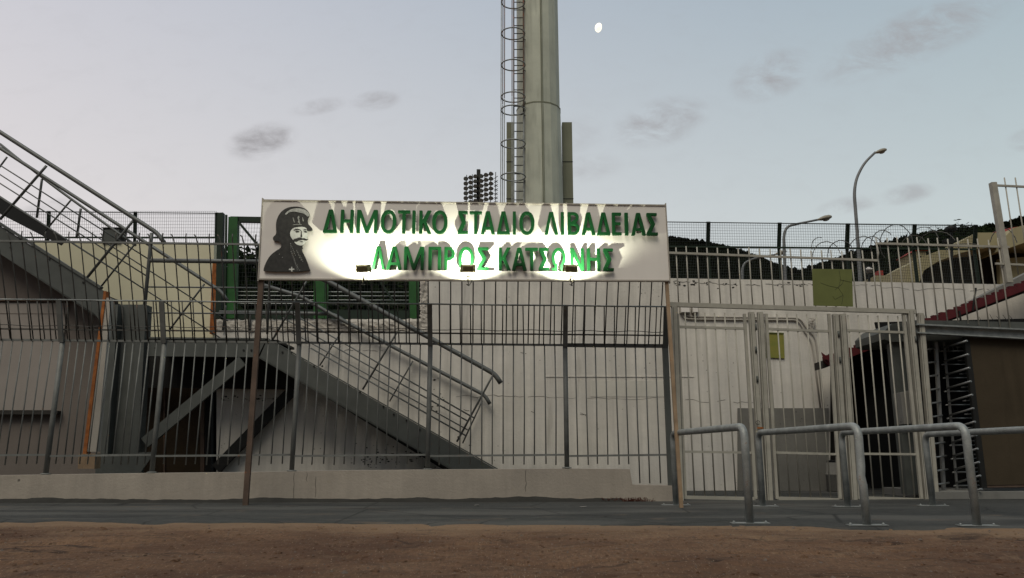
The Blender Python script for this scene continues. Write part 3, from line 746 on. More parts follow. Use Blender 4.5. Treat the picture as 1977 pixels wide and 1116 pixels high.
# mesh fence along the top of the white wall
def mesh_panel(a, b, ht, lean, sx, sz, r, mb):
    """wires filling the parallelogram a-b (foot) and a-b + (0,lean,ht)"""
    L = (b - a).length; U = Vector((0, lean, ht)); n = max(1, int(L / sx)); m = max(1, int(U.length / sz))
    for i in range(n + 1):
        p = a.lerp(b, i / n); mb.tube([p, p + U], r, 3, False)
    for j in range(m + 1):
        o = U * (j / m) + Vector((0, -r, 0)); mb.tube([a + o, b + o], r, 3, False)
def mesh_fence(label, group, D, k, pts, ybase, ybend, ytop, post_px, lean=-.12, sx=.036, sz=.056, r=.0030):
    a0 = P(pts[0], ybase[0], D, k); b0 = P(pts[1], ybase[1], D, k); a1 = P(pts[0], ybend[0], D, k); b1 = P(pts[1], ybend[1], D, k)
    a2 = P(pts[0], ytop[0], D + lean, k); b2 = P(pts[1], ytop[1], D + lean, k)
    t = thing('mesh_fence', label, 'fence', (a0 + b0) / 2, group)
    h1 = a1.z - a0.z; h2 = a2.z - a1.z
    mb = MB(); mesh_panel(Vector((a0.x, a0.y, a0.z)), Vector((b0.x, b0.y, b0.z)), h1, 0, sx, sz, r, mb); link('mesh_panel', mb, M['mesh'], t)
    mb = MB(); mesh_panel(Vector((a0.x, a0.y, a1.z)), Vector((b0.x, b0.y, b1.z)), h2, lean, sx, sz, r, mb); link('mesh_panel', mb, M['mesh'], t)
    mb = MB(); o = Vector((0, -.02, 0))
    mb.tube([Vector((a0.x, a0.y + lean, a2.z)), Vector((b0.x, b0.y + lean, b2.z))], .011, 5); link('top_wire', mb, M['mesh'], t)
    mb = MB(); mb.beam(Vector((a0.x, a0.y, a1.z)) + o, Vector((b0.x, b0.y, b1.z)) + o, .035, .03); link('rail', mb, M['darkgreen'], t)
    for px in post_px:
        s = (px - pts[0]) / (pts[1] - pts[0])
        f = Vector((a0.lerp(b0, s).x, a0.lerp(b0, s).y + .03, a0.lerp(b0, s).z - .02)); m = Vector((f.x, f.y, a1.lerp(b1, s).z)); e = Vector((f.x, f.y + lean, a2.lerp(b2, s).z + .03))
        mb = MB(); mb.beam(f, m, .055, .04); mb.beam(m, e, .075, .04, (0, 1, .2)); link('post', mb, M['darkgreen'], t)
    return t
mesh_fence('dark green wire mesh fence on top of the white wall, right of the sign', 'mesh fences on the walls', 15.2, 0, (1240, 1893), (539, 551), (476, 482), (428, 436), (1240, 1371, 1510, 1643, 1773, 1892), -.16)
# ------------------------------------------------------------------ left walls
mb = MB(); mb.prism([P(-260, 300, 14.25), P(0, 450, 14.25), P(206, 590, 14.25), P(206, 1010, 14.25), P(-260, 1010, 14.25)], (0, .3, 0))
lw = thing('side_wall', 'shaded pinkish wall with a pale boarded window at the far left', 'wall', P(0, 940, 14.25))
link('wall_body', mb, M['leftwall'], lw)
mb = MB(); mb.prism([P(-90, 584, 14.21), P(131, 585, 14.21), P(104, 792, 14.21), P(-100, 792, 14.21)], (0, .038, 0)); w = link('window_board', mb, M['board'], lw)
mb = MB(); mb.prism([P(-110, 793, 14.10), P(112, 793, 14.10), P(110, 800, 14.10), P(-110, 800, 14.10)], (0, .148, 0)); link('window_sill', mb, M['concretedark'], lw)
mb = MB(); mb.beam(P(-110, 578, 14.20), P(140, 580, 14.20), .05, .06); link('lintel', mb, M['brownpost'], lw)
mb = MB(); mb.tube([P(131, 586, 14.22), P(104, 792, 14.22)], .008, 5); mb.tube([P(-50, 605, 14.205), P(126, 606, 14.205)], .003, 4); link('trim', mb, M['brownpost'], lw)
par = thing('parapet_wall', 'plain beige rendered wall behind the stairs, topped by a mesh fence', 'wall', P(250, 940, 16.6))
mb = MB(); mb.prism([P(60, 466, 16.6), P(413, 470, 16.6), P(413, 1000, 16.6), P(60, 1000, 16.6)], (0, .3, 0)); link('wall_body', mb, M['beigewall'], par)
mb = MB(); mb.beam(P(418, 505, 16.5), P(412, 645, 16.5), .12, .14); link('edge_strip', mb, M['rust'], par)
mesh_fence('dark wire mesh fence on the beige wall at left behind the stairs', 'mesh fences on the walls', 16.75, 0, (-40, 416), (468, 470), (459, 459), (408, 412), (-40, 90, 258, 416), -.10, .05, .075, .0032)
t = thing('equipment_box', 'small dark metal box standing on the beige wall behind the handrail', 'box', P(216, 468, 16.6))
mb = MB(); a = P(199, 441, 16.55); b = P(232, 468, 16.55); mb.box((a.x, a.y, b.z), (b.x, a.y + .25, a.z)); link('case', mb, M['steeldark'], t)
mb = MB(); mb.box((a.x - .02, a.y - .03, a.z + .001), (b.x + .02, a.y + .28, a.z + .02)); link('lid', mb, M['steel'], t)
mb = MB(); mb.box((a.x + .05, a.y - .01, b.z + .03), (b.x - .05, a.y - .001, a.z - .03)); link('door', mb, M['steel'], t)
# dark room under the landing
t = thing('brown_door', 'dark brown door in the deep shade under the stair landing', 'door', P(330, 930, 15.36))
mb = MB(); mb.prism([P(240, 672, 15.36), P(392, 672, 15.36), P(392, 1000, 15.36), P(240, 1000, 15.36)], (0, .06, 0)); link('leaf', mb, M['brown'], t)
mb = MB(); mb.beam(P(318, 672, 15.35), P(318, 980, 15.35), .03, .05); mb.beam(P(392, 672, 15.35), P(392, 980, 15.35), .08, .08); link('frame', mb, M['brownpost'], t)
t = thing('dark_backdrop', 'added black partition closing the shaded space under the landing', 'backdrop', P(340, 930, 15.5))
mb = MB(); mb.prism([P(195, 668, 15.5), P(425, 668, 15.5), P(425, 1000, 15.5), P(195, 1000, 15.5)], (0, .08, 0)); link('sheet', mb, M['black'], t)  # black sheet fills the recess where there is only shade
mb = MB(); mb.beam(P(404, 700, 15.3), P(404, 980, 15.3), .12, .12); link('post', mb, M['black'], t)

# ------------------------------------------------------------------ steel staircase
YN, YF = 13.75, 14.86
stair = thing('steel_staircase', 'grey steel staircase descending from upper left to a landing and on to the right', 'staircase', P(235, 930, YN))
def NP(px, py, dy=0): return P(px, py, YN + dy)
def FPp(px, py, dy=0): return P(px, py, YF + dy)
def plate(pts, Y, d, name, m):
    mb = MB(); mb.prism([P(x, y, Y) for x, y in pts], (0, d, 0)); return link(name, mb, m, stair)
def flange(par_, a, b, Y, w=.05, d=.12):
    mb = MB(); mb.beam(P(*a, Y), P(*b, Y), w, d); return link('flange', mb, M['steel'], par_)
s1 = plate([(-160, 336), (198, 560), (207, 640), (186, 610), (-160, 382)], YN, .02, 'stringer', M['steel'])
flange(s1, (-160, 330), (196, 556), YN + .02, .045, .10); flange(s1, (-160, 384), (186, 609), YN + .04, .02, .08)
s2 = plate([(516, 655), (1090, 981), (1000, 981), (501, 690)], YN, .02, 'stringer', M['steel'])
flange(s2, (516, 653), (1090, 979), YN + .05, .02, .10); flange(s2, (501, 690), (1000, 981), YN + .05, .02, .10)
plate([(-160, 280), (128, 462), (118, 474), (-160, 330)], YF, .02, 'stringer', M['steeldark'])  # far stringers coloured dark in place of shade
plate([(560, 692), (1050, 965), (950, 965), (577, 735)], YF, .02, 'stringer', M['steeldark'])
s3 = plate([(270, 655), (513, 657), (498, 688), (268, 686)], YN - .012, .02, 'landing_beam', M['steel'])
flange(s3, (270, 653), (514, 655), YN + .03, .03, .12); flange(s3, (268, 687), (500, 689), YN + .03, .02, .10)
plate([(262, 668), (560, 670), (572, 752), (262, 748)], YF + .03, .03, 'landing_beam', M['steeldark'])  # dark colour paints the shade under the landing
# bolts on the stringers
mb = MB()
for (x, y) in [(20, 478), (38, 462), (95, 500), (115, 513), (160, 545), (545, 680), (563, 680), (606, 707), (622, 707), (652, 732), (672, 745), (695, 757), (740, 785), (760, 800), (785, 812), (810, 830), (285, 672), (300, 672), (470, 676), (485, 676)]:
    c = NP(x, y, -.016 if not 268 < x < 500 else -.026); mb = MB(); mb.tube([c, c + Vector((0, .014, 0))], .018, 8); link('bolt', mb, M['steeldark'], stair)
# deck and treads
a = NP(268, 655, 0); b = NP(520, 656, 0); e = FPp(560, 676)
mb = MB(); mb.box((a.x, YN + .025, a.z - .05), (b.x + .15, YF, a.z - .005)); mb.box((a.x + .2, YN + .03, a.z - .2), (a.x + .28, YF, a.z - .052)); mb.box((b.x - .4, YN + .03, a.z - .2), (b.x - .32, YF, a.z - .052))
link('landing_deck', mb, M['steeldark'], stair)  # deck darkened for its shaded underside
def treads(p0, p1, n, dirx):
    for i in range(n):
        q = p0.lerp(p1, (i + .5) / n); mb = MB()
        mb.box((q.x - .15, YN + .03, q.z - .02), (q.x + .15, YF - .005, q.z + .015)); mb.box((q.x + .12, YN + .03, q.z - .06), (q.x + .15, YF - .005, q.z - .0205))
        link('tread', mb, M['steeldark'], stair)  # treads darkened like the deck, shade put into the colour
treads(NP(-150, 360), NP(196, 585), 13, -1)
treads(NP(522, 672), NP(1040, 968), 14, 1)
# column under the landing (H section)
col = MB(); Yc = YN - .12
def strip(mb, t0, t1, b0, b1, ya, yb, Y, d):
    mb.prism([P(t0, ya, Y), P(t1, ya, Y), P(b1, yb, Y), P(b0, yb, Y)], (0, d, 0))
strip(col, 216, 228, 190, 204, 588, 925, Yc, .24); strip(col, 266, 282, 246, 264, 588, 925, Yc, .24); strip(col, 228, 266, 204, 246, 588, 925, Yc + .19, .02)
cobj = link('column', col, M['steel'], stair)
mb = MB(); mb.prism([P(184, 878, Yc - .02), P(300, 872, Yc - .02), P(262, 925, Yc - .02), P(184, 925, Yc - .02)], (0, .018, 0)); link('base_plate', mb, M['steel'], cobj)
mb = MB(); mb.beam(P(280, 855, YN - .04), P(468, 697, YN - .04), .2, .06); link('brace', mb, M['steel'], stair)
mb = MB(); mb.beam(P(418, 905, YF), P(566, 752, YF), .2, .1); link('brace', mb, M['steeldark'], stair)  # rear brace coloured as dark as the shade it stands in
# hand rails
def pipe(par_, pts, Y, r, name='rail', fr=.0, m='rail', n=9):
    q = [P(x, y, Y) for x, y in pts]
    if fr: q = fillet(q, fr, 6)
    mb = MB(); mb.tube(q, r, n); return link(name, mb, M[m], par_)
def hposts(par_, lst, Y, r=.017, flat=True):
    for a, b in lst:
        mb = MB(); p, q = P(*a, Y), P(*b, Y); mb.tube([p, p.lerp(q, .92), q], r, 7); link('rail_post', mb, M['rail'], par_)
h = pipe(stair, [(-160, 152), (0, 255), (304, 450), (318, 470)], YN, .042, 'handrail', .13)
for y0 in (319, 354): pipe(h, [(-150, y0 - 94), (0, y0), (288, y0 + 182)], YN, .0125)
pipe(h, [(-150, 285), (0, 381), (275, 556)], YN, .0125)
hposts(h, [((0, 424), (90, 320)), ((165, 540), (258, 425)), ((-130, 345), (-50, 235))], YN + .01, .026)
h = pipe(stair, [(-160, 183), (0, 286), (426, 562), (439, 580)], YF, .036, 'handrail', .12)
for y0 in (337, 379): pipe(h, [(-150, y0 - 95), (0, y0), (440, y0 + 283)], YF, .0125)
hposts(h, [((-40, 375), (14, 303)), ((86, 448), (139, 384)), ((193, 556), (266, 464)), ((325, 640), (395, 548))], YF + .01, .019)
h = pipe(stair, [(0, 278), (38, 309), (107, 362), (210, 437), (262, 474)], 15.6, .028, 'handrail', .2)
hposts(h, [((71, 420), (81, 346)), ((148, 460), (156, 403))], 15.61, .026)
h = pipe(stair, [(288, 503), (555, 506)], YN, .042, 'handrail')
for y in (554, 604, 638): pipe(h, [(284, y), (518, y + 2)], YN, .015)
hposts(h, [((273, 655), (293, 450))], YN - .01, .034); hposts(h, [((516, 645), (522, 507))], YN, .022)
h = pipe(stair, [(424, 603), (640, 606), (660, 616)], 14.95, .040, 'handrail', .2); hposts(h, [((482, 640), (484, 600)), ((430, 640), (436, 590))], 14.95, .02)
h = pipe(stair, [(555, 507), (640, 547), (955, 722), (967, 740)], YN, .046, 'handrail', .12)
pipe(h, [(560, 603), (917, 808)], YN, .0135); pipe(h, [(600, 672), (899, 841)], YN, .0135)
hposts(h, [((524, 660), (592, 543)), ((700, 752), (766, 642)), ((882, 853), (950, 727))], YN + .01, .019)
h = pipe(stair, [(500, 548), (580, 572), (640, 607), (936, 763), (946, 780)], YF, .038, 'handrail', .12)
pipe(h, [(545, 613), (903, 813)], YF, .014); pipe(h, [(560, 640), (903, 830)], YF, .012)
hposts(h, [((617, 706), (658, 642)), ((752, 775), (797, 697)), ((893, 856), (931, 774))], YF + .01, .015)

# pale post with a rusted edge
t = thing('rusty_post', 'pale post with bright orange rust down its left edge beside the stair column', 'post', P(170, 905, 12.5))
mb = MB(); strip(mb, 205, 214, 166, 187, 575, 872, 12.5, .10); link('post_body', mb, M['panel'], t)
mb = MB(); strip(mb, 200, 205, 159, 166, 562, 880, 12.48, .13); link('rusted_edge', mb, M['rust'], t)
mb = MB(); strip(mb, 152, 184, 150, 182, 876, 905, 12.46, .18); link('foot', mb, M['tanpost'], t)

# ------------------------------------------------------------------ green gate in the wall opening
gg = thing('green_gate', 'dark green steel gate frame with wire mesh in the opening of the white wall', 'gate', P(620, 640, 15.7))
GY = 15.7
def gb(a, b, w, d, name, m, Y=GY):
    mb = MB(); mb.beam(P(*a, Y), P(*b, Y), w, d); return link(name, mb, M[m], gg)
gb((427, 412), (423, 616), .12, .12, 'post', 'darkgreen'); gb((437, 415), (434, 616), .04, .04, 'post', 'darkgreen', 15.6)
gb((452, 420), (447, 616), .20, .14, 'post', 'green'); gb((446, 424), (812, 430), .12, .1, 'top_beam', 'darkgreen', 15.72)
gb((618, 430), (617, 616), .23, .12, 'post', 'green', 15.68); gb((632, 540), (630, 616), .05, .06, 'post', 'green', 15.62)
gb((800, 430), (799, 616), .20, .12, 'post', 'green', 15.68)
gb((460, 428), (520, 500), .05, .05, 'brace', 'darkgreen', 15.66); gb((735, 545), (765, 590), .04, .05, 'brace', 'darkgreen', 15.66)
mb = MB(); gb((424, 607), (812, 610), .22, .06, 'bottom_beam', 'darkgreen', 15.76)
mb = MB()
for y in (563, 570.5, 578.5, 586): mb.tube([P(442, y, 15.74), P(792, y + 1, 15.74)], .009, 5)
link('wires', mb, M['meshlight'], gg)
mb = MB(); a = P(446, 606, 15.8); b = P(800, 606, 15.8); mesh_panel(a, b, P(446, 425, 15.8).z - a.z, 0, .06, .09, .0032, mb); link('mesh_panel', mb, M['mesh'], gg)
# trees and scrub beyond the opening
def leaf_crown(mb, c, r, n, size):
    for _ in range(n):
        while True:
            d = Vector((random.uniform(-1, 1), random.uniform(-1, 1), random.uniform(-1, 1)))
            if .25 < d.length < 1: break
        k = 1 + .28 * fbm(d.x * 2 + c.x, d.y * 2, 1.2, 3, d.z * 2)
        p = c + Vector((d.x * r[0], d.y * r[1], d.z * r[2])) * k
        u = Vector((random.gauss(0, 1), random.gauss(0, 1), random.gauss(0, 1))).normalized(); w = u.orthogonal().normalized()
        s = size * random.uniform(.5, 1.3)
        mb.quad(p - u * s, p - w * s * .55, p + u * s, p + w * s * .55)
for i, (px, py, r) in enumerate(((425, 500, 2.2), (475, 496, 2.6), (545, 480, 3.0), (620, 490, 3.0), (700, 475, 3.1), (770, 490, 3.0), (835, 492, 2.6))):
    D = 34 + (i % 3) * 2.5; c = P(px, py + 34, D); c.z -= r * .95
    nm = ('dark bushy tree just left of the green gate, low crown', 'dark bushy tree showing above the handrail beside the green gate', 'dark bushy tree hidden behind the sign portrait', 'dark bushy tree behind the middle green post', 'dark bushy tree right of the middle green post', 'dark bushy tree behind the right green post', 'dark bushy tree behind the wall right of the opening')[i]
    t = thing('tree', nm, 'tree', (c.x, c.y, 0), 'trees beyond the wall opening')
    mb = MB(); mb.tube([(c.x, c.y, 0), (c.x + .1, c.y, c.z * .5), (c.x, c.y, c.z + .5)], .22, 8, True, .08); link('trunk', mb, M['bark'], t)
    mb = MB(); leaf_crown(mb, c, (r * 1.15, r, c.z * .55), 2600, .22); leaf_crown(mb, c - Vector((0, -.5, c.z * .55)), (r * 1.1, r, c.z * .45), 1500, .24); link('crown', mb, M['leaf'], t)

# ------------------------------------------------------------------ cream gates on the right
GD, GK = 11.80, .09
def GP(px, py, dy=0): return P(px, py, GD + dy, GK)
def vtop(px, py, dy, ztop_py=None): return GP(px, py, dy)
portal = thing('gate_portal', 'cream steel portal of square posts and a header holding the three barred gates', 'gate frame', GP(1540, 968))
mb = MB(); mb.beam(GP(1293, 588), GP(1766, 602), .07, .07); link('header', mb, M['cream'], portal)
for (x0, x1, yt) in ((1301, 1314, 590), (1450, 1473, 603), (1467, 1486, 603), (1612, 1634, 607), (1625, 1649, 607), (1756, 1790, 598), (1776, 1806, 605)):
    t_ = GP(x0, yt); b_ = GP(x1, 966); t_ = Vector((t_.x, t_.y, t_.z)); b_.z = -.02
    mb = MB(); mb.beam(b_, t_, .085, .08); o = link('post', mb, M['cream'], portal)
    mb = MB(); g_ = Vector((.0, -.0405, 0)); mb.beam(b_ + g_ + Vector((-.022, 0, 0)), t_ + g_ + Vector((-.022, 0, -.03)), .007, .002); mb.beam(b_ + g_ + Vector((.044, .012, 0)), t_ + g_ + Vector((.044, .012, -.03)), .012, .02); link('groove', mb, M['fencedark'], o)
mb = MB(); mb.beam(GP(1306, 600, .06), GP(1320, 966, .06), .03, .03); link('latch_bar', mb, M['tanpost'], portal)
for x, y in ((1459.5, 632), (1459.5, 675), (1462, 732), (1619, 645), (1622, 695), (1768, 655)):
    mb = MB(); c = GP(x, y, -.05); mb.tube([c + Vector((0, 0, -.05)), c + Vector((0, 0, .05))], .016, 7); link('hinge', mb, M['steel'], portal)
def gate(label, tops, bots, xr, yr, yl, yb):
    g = thing('barred_gate', label, 'gate', GP((xr[0][1] + xr[1][1]) / 2, 968), 'barred gates in the cream portal')
    (xt0, xb0), (xt1, xb1) = xr
    def at(x_t, x_b, y): return x_t + (x_b - x_t) * (y - 605) / 360
    for xt, xb in xr:
        mb = MB(); mb.beam(GP(at(xt, xb, 963), 963, .01), GP(xt, 606, .01), .045, .045); link('stile', mb, M['cream'], g)
    for (ya, yb_), w in ((yr, .04), (yl, .036), (yb, .05)):
        mb = MB(); mb.beam(GP(at(xt0, xb0, ya), ya, .012), GP(at(xt1, xb1, yb_), yb_, .012), w, .03); link('rail', mb, M['cream'], g)
    for a, b in zip(tops, bots):
        mb = MB(); p = GP(b, 960, .014); q = GP(a, 603 + (a - 1320) * .017, .014); mb.tube([p, p.lerp(q, .5), q], .0115, 6); link('bar', mb, M['cream'], g)
    return g
g1 = gate('barred cream gate leaf beside the sign post, leftmost of three', [1322.5, 1341.7, 1360.6, 1379.3, 1399, 1417.7], [1341, 1361, 1380.5, 1401, 1421, 1441], ((1308, 1323), (1437, 1459)), (631, 634.5), (872, 874), (960, 963))
g2 = gate('barred cream gate leaf in the middle with a small yellow board behind it', [1480, 1499.5, 1519, 1538, 1557, 1575.5], [1506, 1525, 1545, 1565, 1584.6, 1604], ((1479, 1500), (1600, 1622)), (635, 640), (873.5, 877), (962, 965))
g3 = gate('barred cream gate leaf nearest the turnstile, rightmost of three', [1637, 1656.5, 1675.4, 1695, 1714, 1733], [1667, 1687, 1706, 1726, 1746, 1766], ((1630, 1656), (1744, 1779)), (638, 642), (876, 877), (961, 965))
# red plastic strap on the middle posts and padlock loops
t = thing('wire_tie', 'loop of wire and orange strip tied on the gate post above the barrier', 'wire tie', GP(1465, 822, -.06))
mb = MB(); c = GP(1463, 816, -.055); mb.tube([c + Vector((.035 * math.cos(a), -.01, .03 * math.sin(a))) for a in [i * .5 for i in range(12)]], .005, 5); link('loop', mb, M['steeldark'], t)
mb = MB(); c = GP(1468, 826, -.05); mb.box((c.x - .05, c.y - .006, c.z - .012), (c.x + .045, c.y - .001, c.z + .012)); link('strip', mb, M['rust'], t)
# spiked grilles above
def grille(label, xs_, ytop, rail, bottom, dy, base):
    g = thing('spiked_grille', label, 'grille', base, 'spiked grilles over the gates')
    mb = MB(); mb.beam(GP(rail[0][0], rail[0][1], dy - .02), GP(rail[1][0], rail[1][1], dy - .02), .036, .03); link('rail', mb, M['cream'], g)
    for x in xs_:
        q = GP(x, ytop + (x - xs_[0]) * .02 + random.uniform(-2, 2), dy); s = (x - bottom[0][0]) / (bottom[1][0] - bottom[0][0])
        pb = GP(x + (x - 900) * .06, bottom[0][1] + (bottom[1][1] - bottom[0][1]) * s, dy)
        mb = MB(); mb.tube([Vector((q.x, q.y, pb.z)), Vector((q.x + random.uniform(-.004, .004), q.y, (pb.z + q.z) / 2)), q], .011, 6); link('bar', mb, M['cream'], g)
    return g
gr1 = grille('spiked cream grille above the gates, holding the olive board', [1305, 1324.5, 1345.4, 1364.7, 1384.7, 1405, 1425, 1445.6, 1466, 1486.6, 1506.7, 1525.3, 1545.4, 1565.5, 1585.5, 1604, 1625, 1643, 1664.5, 1683], 477, ((1290, 488), (1694, 503)), ((1290, 587), (1766, 601)), .0, GP(1500, 592))
mb = MB(); p = [GP(1694, 503, -.02), GP(1696, 488, -.02), GP(1692, 470, -.02)]; mb.tube(p, .012, 6); link('end_upright', mb, M['cream'], gr1)
gr2 = grille('taller spiked cream grille above the turnstile and the brown board', [1691, 1712.4, 1731.3, 1752, 1770, 1791.5, 1809.3, 1829.4, 1848, 1868, 1886.7, 1908, 1926], 457, ((1690, 470), (1948, 477)), ((1690, 603), (1930, 638)), .03, GP(1830, 640, .03))
mb = MB(); mb.beam(GP(1948, 546, .0), GP(1916.5, 353, .0), .095, .09); link('tall_post', mb, M['cream'], gr2)
for y in ((358, 362), (509, 513)):
    mb = MB(); mb.beam(GP(1922, y[0], -.01), GP(2110, y[1] + 5, -.01), .035, .03); link('rail', mb, M['cream'], gr2)
for x in (1939, 1960, 1979, 1999, 2019, 2040):
    mb = MB(); q = GP(x, 343, .0); pb = GP(x + 35, 530, 0); mb.tube([Vector((q.x, q.y, pb.z)), q], .012, 6); link('bar', mb, M['cream'], gr2)
# boards
t = thing('olive_board', 'faded olive green square board hung on the spiked grille', 'board', GP(1606, 590, -.03))
mb = MB(); mb.prism([GP(1568, 519, -.035), GP(1645, 520, -.035), GP(1647, 592, -.035), GP(1571, 590, -.035)], (0, .012, 0)); link('sheet', mb, M['olivesign'], t)
mb = MB(); random.seed(5)
for pl in ([(1620, 522), (1623, 540), (1619, 556), (1628, 570), (1625, 588)], [(1619, 556), (1600, 552), (1584, 546)], [(1621, 540), (1644, 545)], [(1628, 570), (1612, 578), (1608, 572)], [(1612, 560), (1626, 548), (1629, 540)]):
    mb.tube([GP(x, y, -.0365) for x, y in pl], .0022, 4)
link('crack', mb, M['steeldark'], t)
t = thing('yellow_board', 'small yellow green board fixed to the white wall behind the middle gate', 'board', WP(1498, 692, -.03))
mb = MB(); mb.prism([WP(1479, 643, -.03), WP(1513, 644, -.03), WP(1515, 692, -.03), WP(1481, 690, -.03)], (0, .028, 0)); link('sheet', mb, M['yellowsign'], t)
mb = MB(); mb.beam(WP(1479, 642.5, -.032), WP(1513, 643.5, -.032), .016, .03); mb.beam(WP(1478.5, 642, -.033), WP(1480.5, 691, -.033), .014, .03); link('frame', mb, M['olivesign'], t)
# conduits and boxes on the wall
t = thing('conduit', 'pale twin conduit pipes with two junction boxes running along the white wall', 'conduit', WP(1330, 612, -.05))
for x0, x1 in ((1313, 1333), (1336, 1349)):
    mb = MB(); a = WP(x0, 592, -.1); b = WP(x1, 604, -.1); mb.box((a.x, a.y, b.z), (b.x, a.y + .095, a.z)); bx = link('junction_box', mb, M['panel'], t)
    mb = MB(); mb.box((a.x + .015, a.y - .012, b.z + .015), (b.x - .015, a.y - .001, a.z - .015)); link('lid', mb, M['sign'], bx)
for k, pl in enumerate(([(1318, 604), (1320, 615), (1345, 616.5), (1542, 618), (1553, 640), (1566, 656), (1571, 680), (1585, 800)], [(1324, 604), (1328, 611), (1400, 612), (1546, 614), (1558, 636), (1574, 650), (1578, 680), (1591, 800)])):
    mb = MB(); mb.tube(fillet([WP(x, y, -.03) for x, y in pl], .12), .016, 7); link('pipe', mb, M['panel'], t)
mb = MB(); random.seed(9)
for _ in range(6):
    p = [WP(1566 + random.uniform(-10, 12), 622 + random.uniform(-8, 20), -.05 - random.uniform(0, .05)) for _ in range(5)]; mb.tube(fillet(p, .05), .007, 5)
link('loose_cable', mb, M['panel'], t)

# ------------------------------------------------------------------ red-edged concrete stair and the passage
rs = thing('concrete_stair', 'concrete stair with red painted step edges rising to the right above the turnstile', 'staircase', P(1600, 940, 14.2))
RY = 14.0
a, b = P(1592, 694, RY), P(2180, 470, RY); n = 40
prof = []
for i in range(n):
    p = a.lerp(b, i / n); q = a.lerp(b, (i + 1) / n)
    prof += [Vector((p.x, RY, p.z)), Vector((p.x, RY, q.z))]
prof += [Vector((b.x, RY, b.z)), Vector((b.x, RY, b.z - .13)), Vector((a.x + .08, RY, a.z - .11))]
mb = MB(); mb.prism(prof, (0, .1, 0)); link('red_edge', mb, M['red'], rs)
mb = MB(); mb.hexa([Vector((a.x, RY + .102, a.z - .16)), Vector((b.x, RY + .102, b.z - .20)), Vector((b.x, RY + .5, b.z - .20)), Vector((a.x, RY + .5, a.z - .16)), Vector((a.x, RY + .102, a.z - .02)), Vector((b.x, RY + .102, b.z - .04)), Vector((b.x, RY + .5, b.z - .04)), Vector((a.x, RY + .5, a.z - .02))]); link('slab', mb, M['concretedark'], rs)  # dark colour carries the shade under the red edge
mb = MB(); mb.prism([P(1868, 585, RY + .25), P(1905, 566, RY + .25), P(1990, 523, RY + .25), P(2180, 430, RY + .25), P(2180, 470, RY + .25), P(1990, 547, RY + .25), P(1905, 582, RY + .25)], (0, .3, 0)); link('side_beam', mb, M['concrete'], rs)
for x, y0, y1 in ((1878, 556, 600), (1852, 640, 600), (1595, 684, 695)):
    mb = MB(); mb.beam(P(x, y1, RY - .02), P(x + 6, y0, RY - .02), .03, .02); link('rod', mb, M['steeldark'], rs)
# red rag-like plate at the foot
mb = MB(); mb.prism([P(1586, 680, RY - .1), P(1594, 686, RY - .1), P(1604, 684, RY - .1), P(1601, 696, RY - .1), P(1590, 692, RY - .1)], (0, .02, 0)); link('end_plate', mb, M['red'], rs)
# passage walls
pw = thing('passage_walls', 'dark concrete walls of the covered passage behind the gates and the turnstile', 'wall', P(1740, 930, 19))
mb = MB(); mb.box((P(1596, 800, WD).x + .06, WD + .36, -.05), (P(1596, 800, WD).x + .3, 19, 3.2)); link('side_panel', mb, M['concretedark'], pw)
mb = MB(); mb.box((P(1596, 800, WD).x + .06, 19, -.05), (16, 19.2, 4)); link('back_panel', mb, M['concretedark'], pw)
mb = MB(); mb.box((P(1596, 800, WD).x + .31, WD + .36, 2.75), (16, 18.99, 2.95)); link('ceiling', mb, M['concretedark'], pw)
mb = MB(); mb.box((P(1668, 800, 16).x, 15.9, -.05), (P(1755, 800, 16).x, 16.0, 2.45)); link('dark_sheet', mb, M['black'], pw)  # black sheet paints the shade deep in the passage
# white bucket-like bollard in the shade
t = thing('plastic_drum', 'pale plastic drum standing in the shade behind the middle gate', 'drum', P(1612, 944, 14.6))
c = P(1612, 944, 14.6); c.z = 0.0
mb = MB(); mb.lathe(c, [(.12, 0), (.14, .02), (.14, .30), (.148, .31), (.148, .33), (.13, .34), (.12, .52), (.1, .54)], 18); link('body', mb, M['darkgrey'], t)
mb = MB(); mb.lathe(c + Vector((0, 0, .541)), [(.105, 0), (.105, .03), (.06, .04)], 16); link('lid', mb, M['black'], t)

# ------------------------------------------------------------------ turnstile
ts = thing('turnstile', 'full height steel turnstile with rows of horizontal arms beside the brown board', 'turnstile', P(1840, 945, 12.9))
def TP(px, py, Y=12.9): return P(px, py, Y)
mb = MB(); mb.beam(TP(1822, 945), TP(1806, 655), .05, .05); mb.beam(TP(1848, 945), TP(1822, 655, 12.95), .03, .03); link('rotor', mb, M['chrome'], ts)
for i in range(12):
    y = 668 + i * 26; xr = 1812 + i * 2.6
    mb = MB(); p = TP(xr + 8, y + 4); q = TP(xr + 55, y - 10, 12.35); mb.tube([p, p.lerp(q, .5), q], .017, 7); link('arm', mb, M['chrome'], ts)
    mb = MB(); p = TP(xr - 6, y + 4); q = TP(xr - 34, y + 8, 12.5); mb.tube([p, p.lerp(q, .5), q], .016, 7); link('arm', mb, M['chrome'], ts)
    mb = MB(); p = TP(xr + 4, y + 10); q = TP(xr + 60, y + 9, 13.5); mb.tube([p, p.lerp(q, .5), q], .013, 7); link('arm', mb, M['chrome'], ts)
    mb = MB(); p = TP(1846 + i * 3.2, y + 2, 13.1); q = TP(1866 + i * 3.3, y + 1, 13.1); mb.tube([p, q], .013, 7); link('comb_bar', mb, M['chrome'], ts)
mb = MB(); mb.prism([P(1706, 641, 12.62), P(1722, 625, 12.62), P(1770, 618, 12.62), P(1985, 622, 12.62), P(1985, 650, 12.62), P(1722, 660, 12.62), P(1708, 655, 12.62)], (0, 1.1, 0)); link('hood', mb, M['steel'], ts)
mb = MB(); strip(mb, 1722, 1745, 1752, 1776, 655, 955, 12.7, .2); link('column', mb, M['steel'], ts)
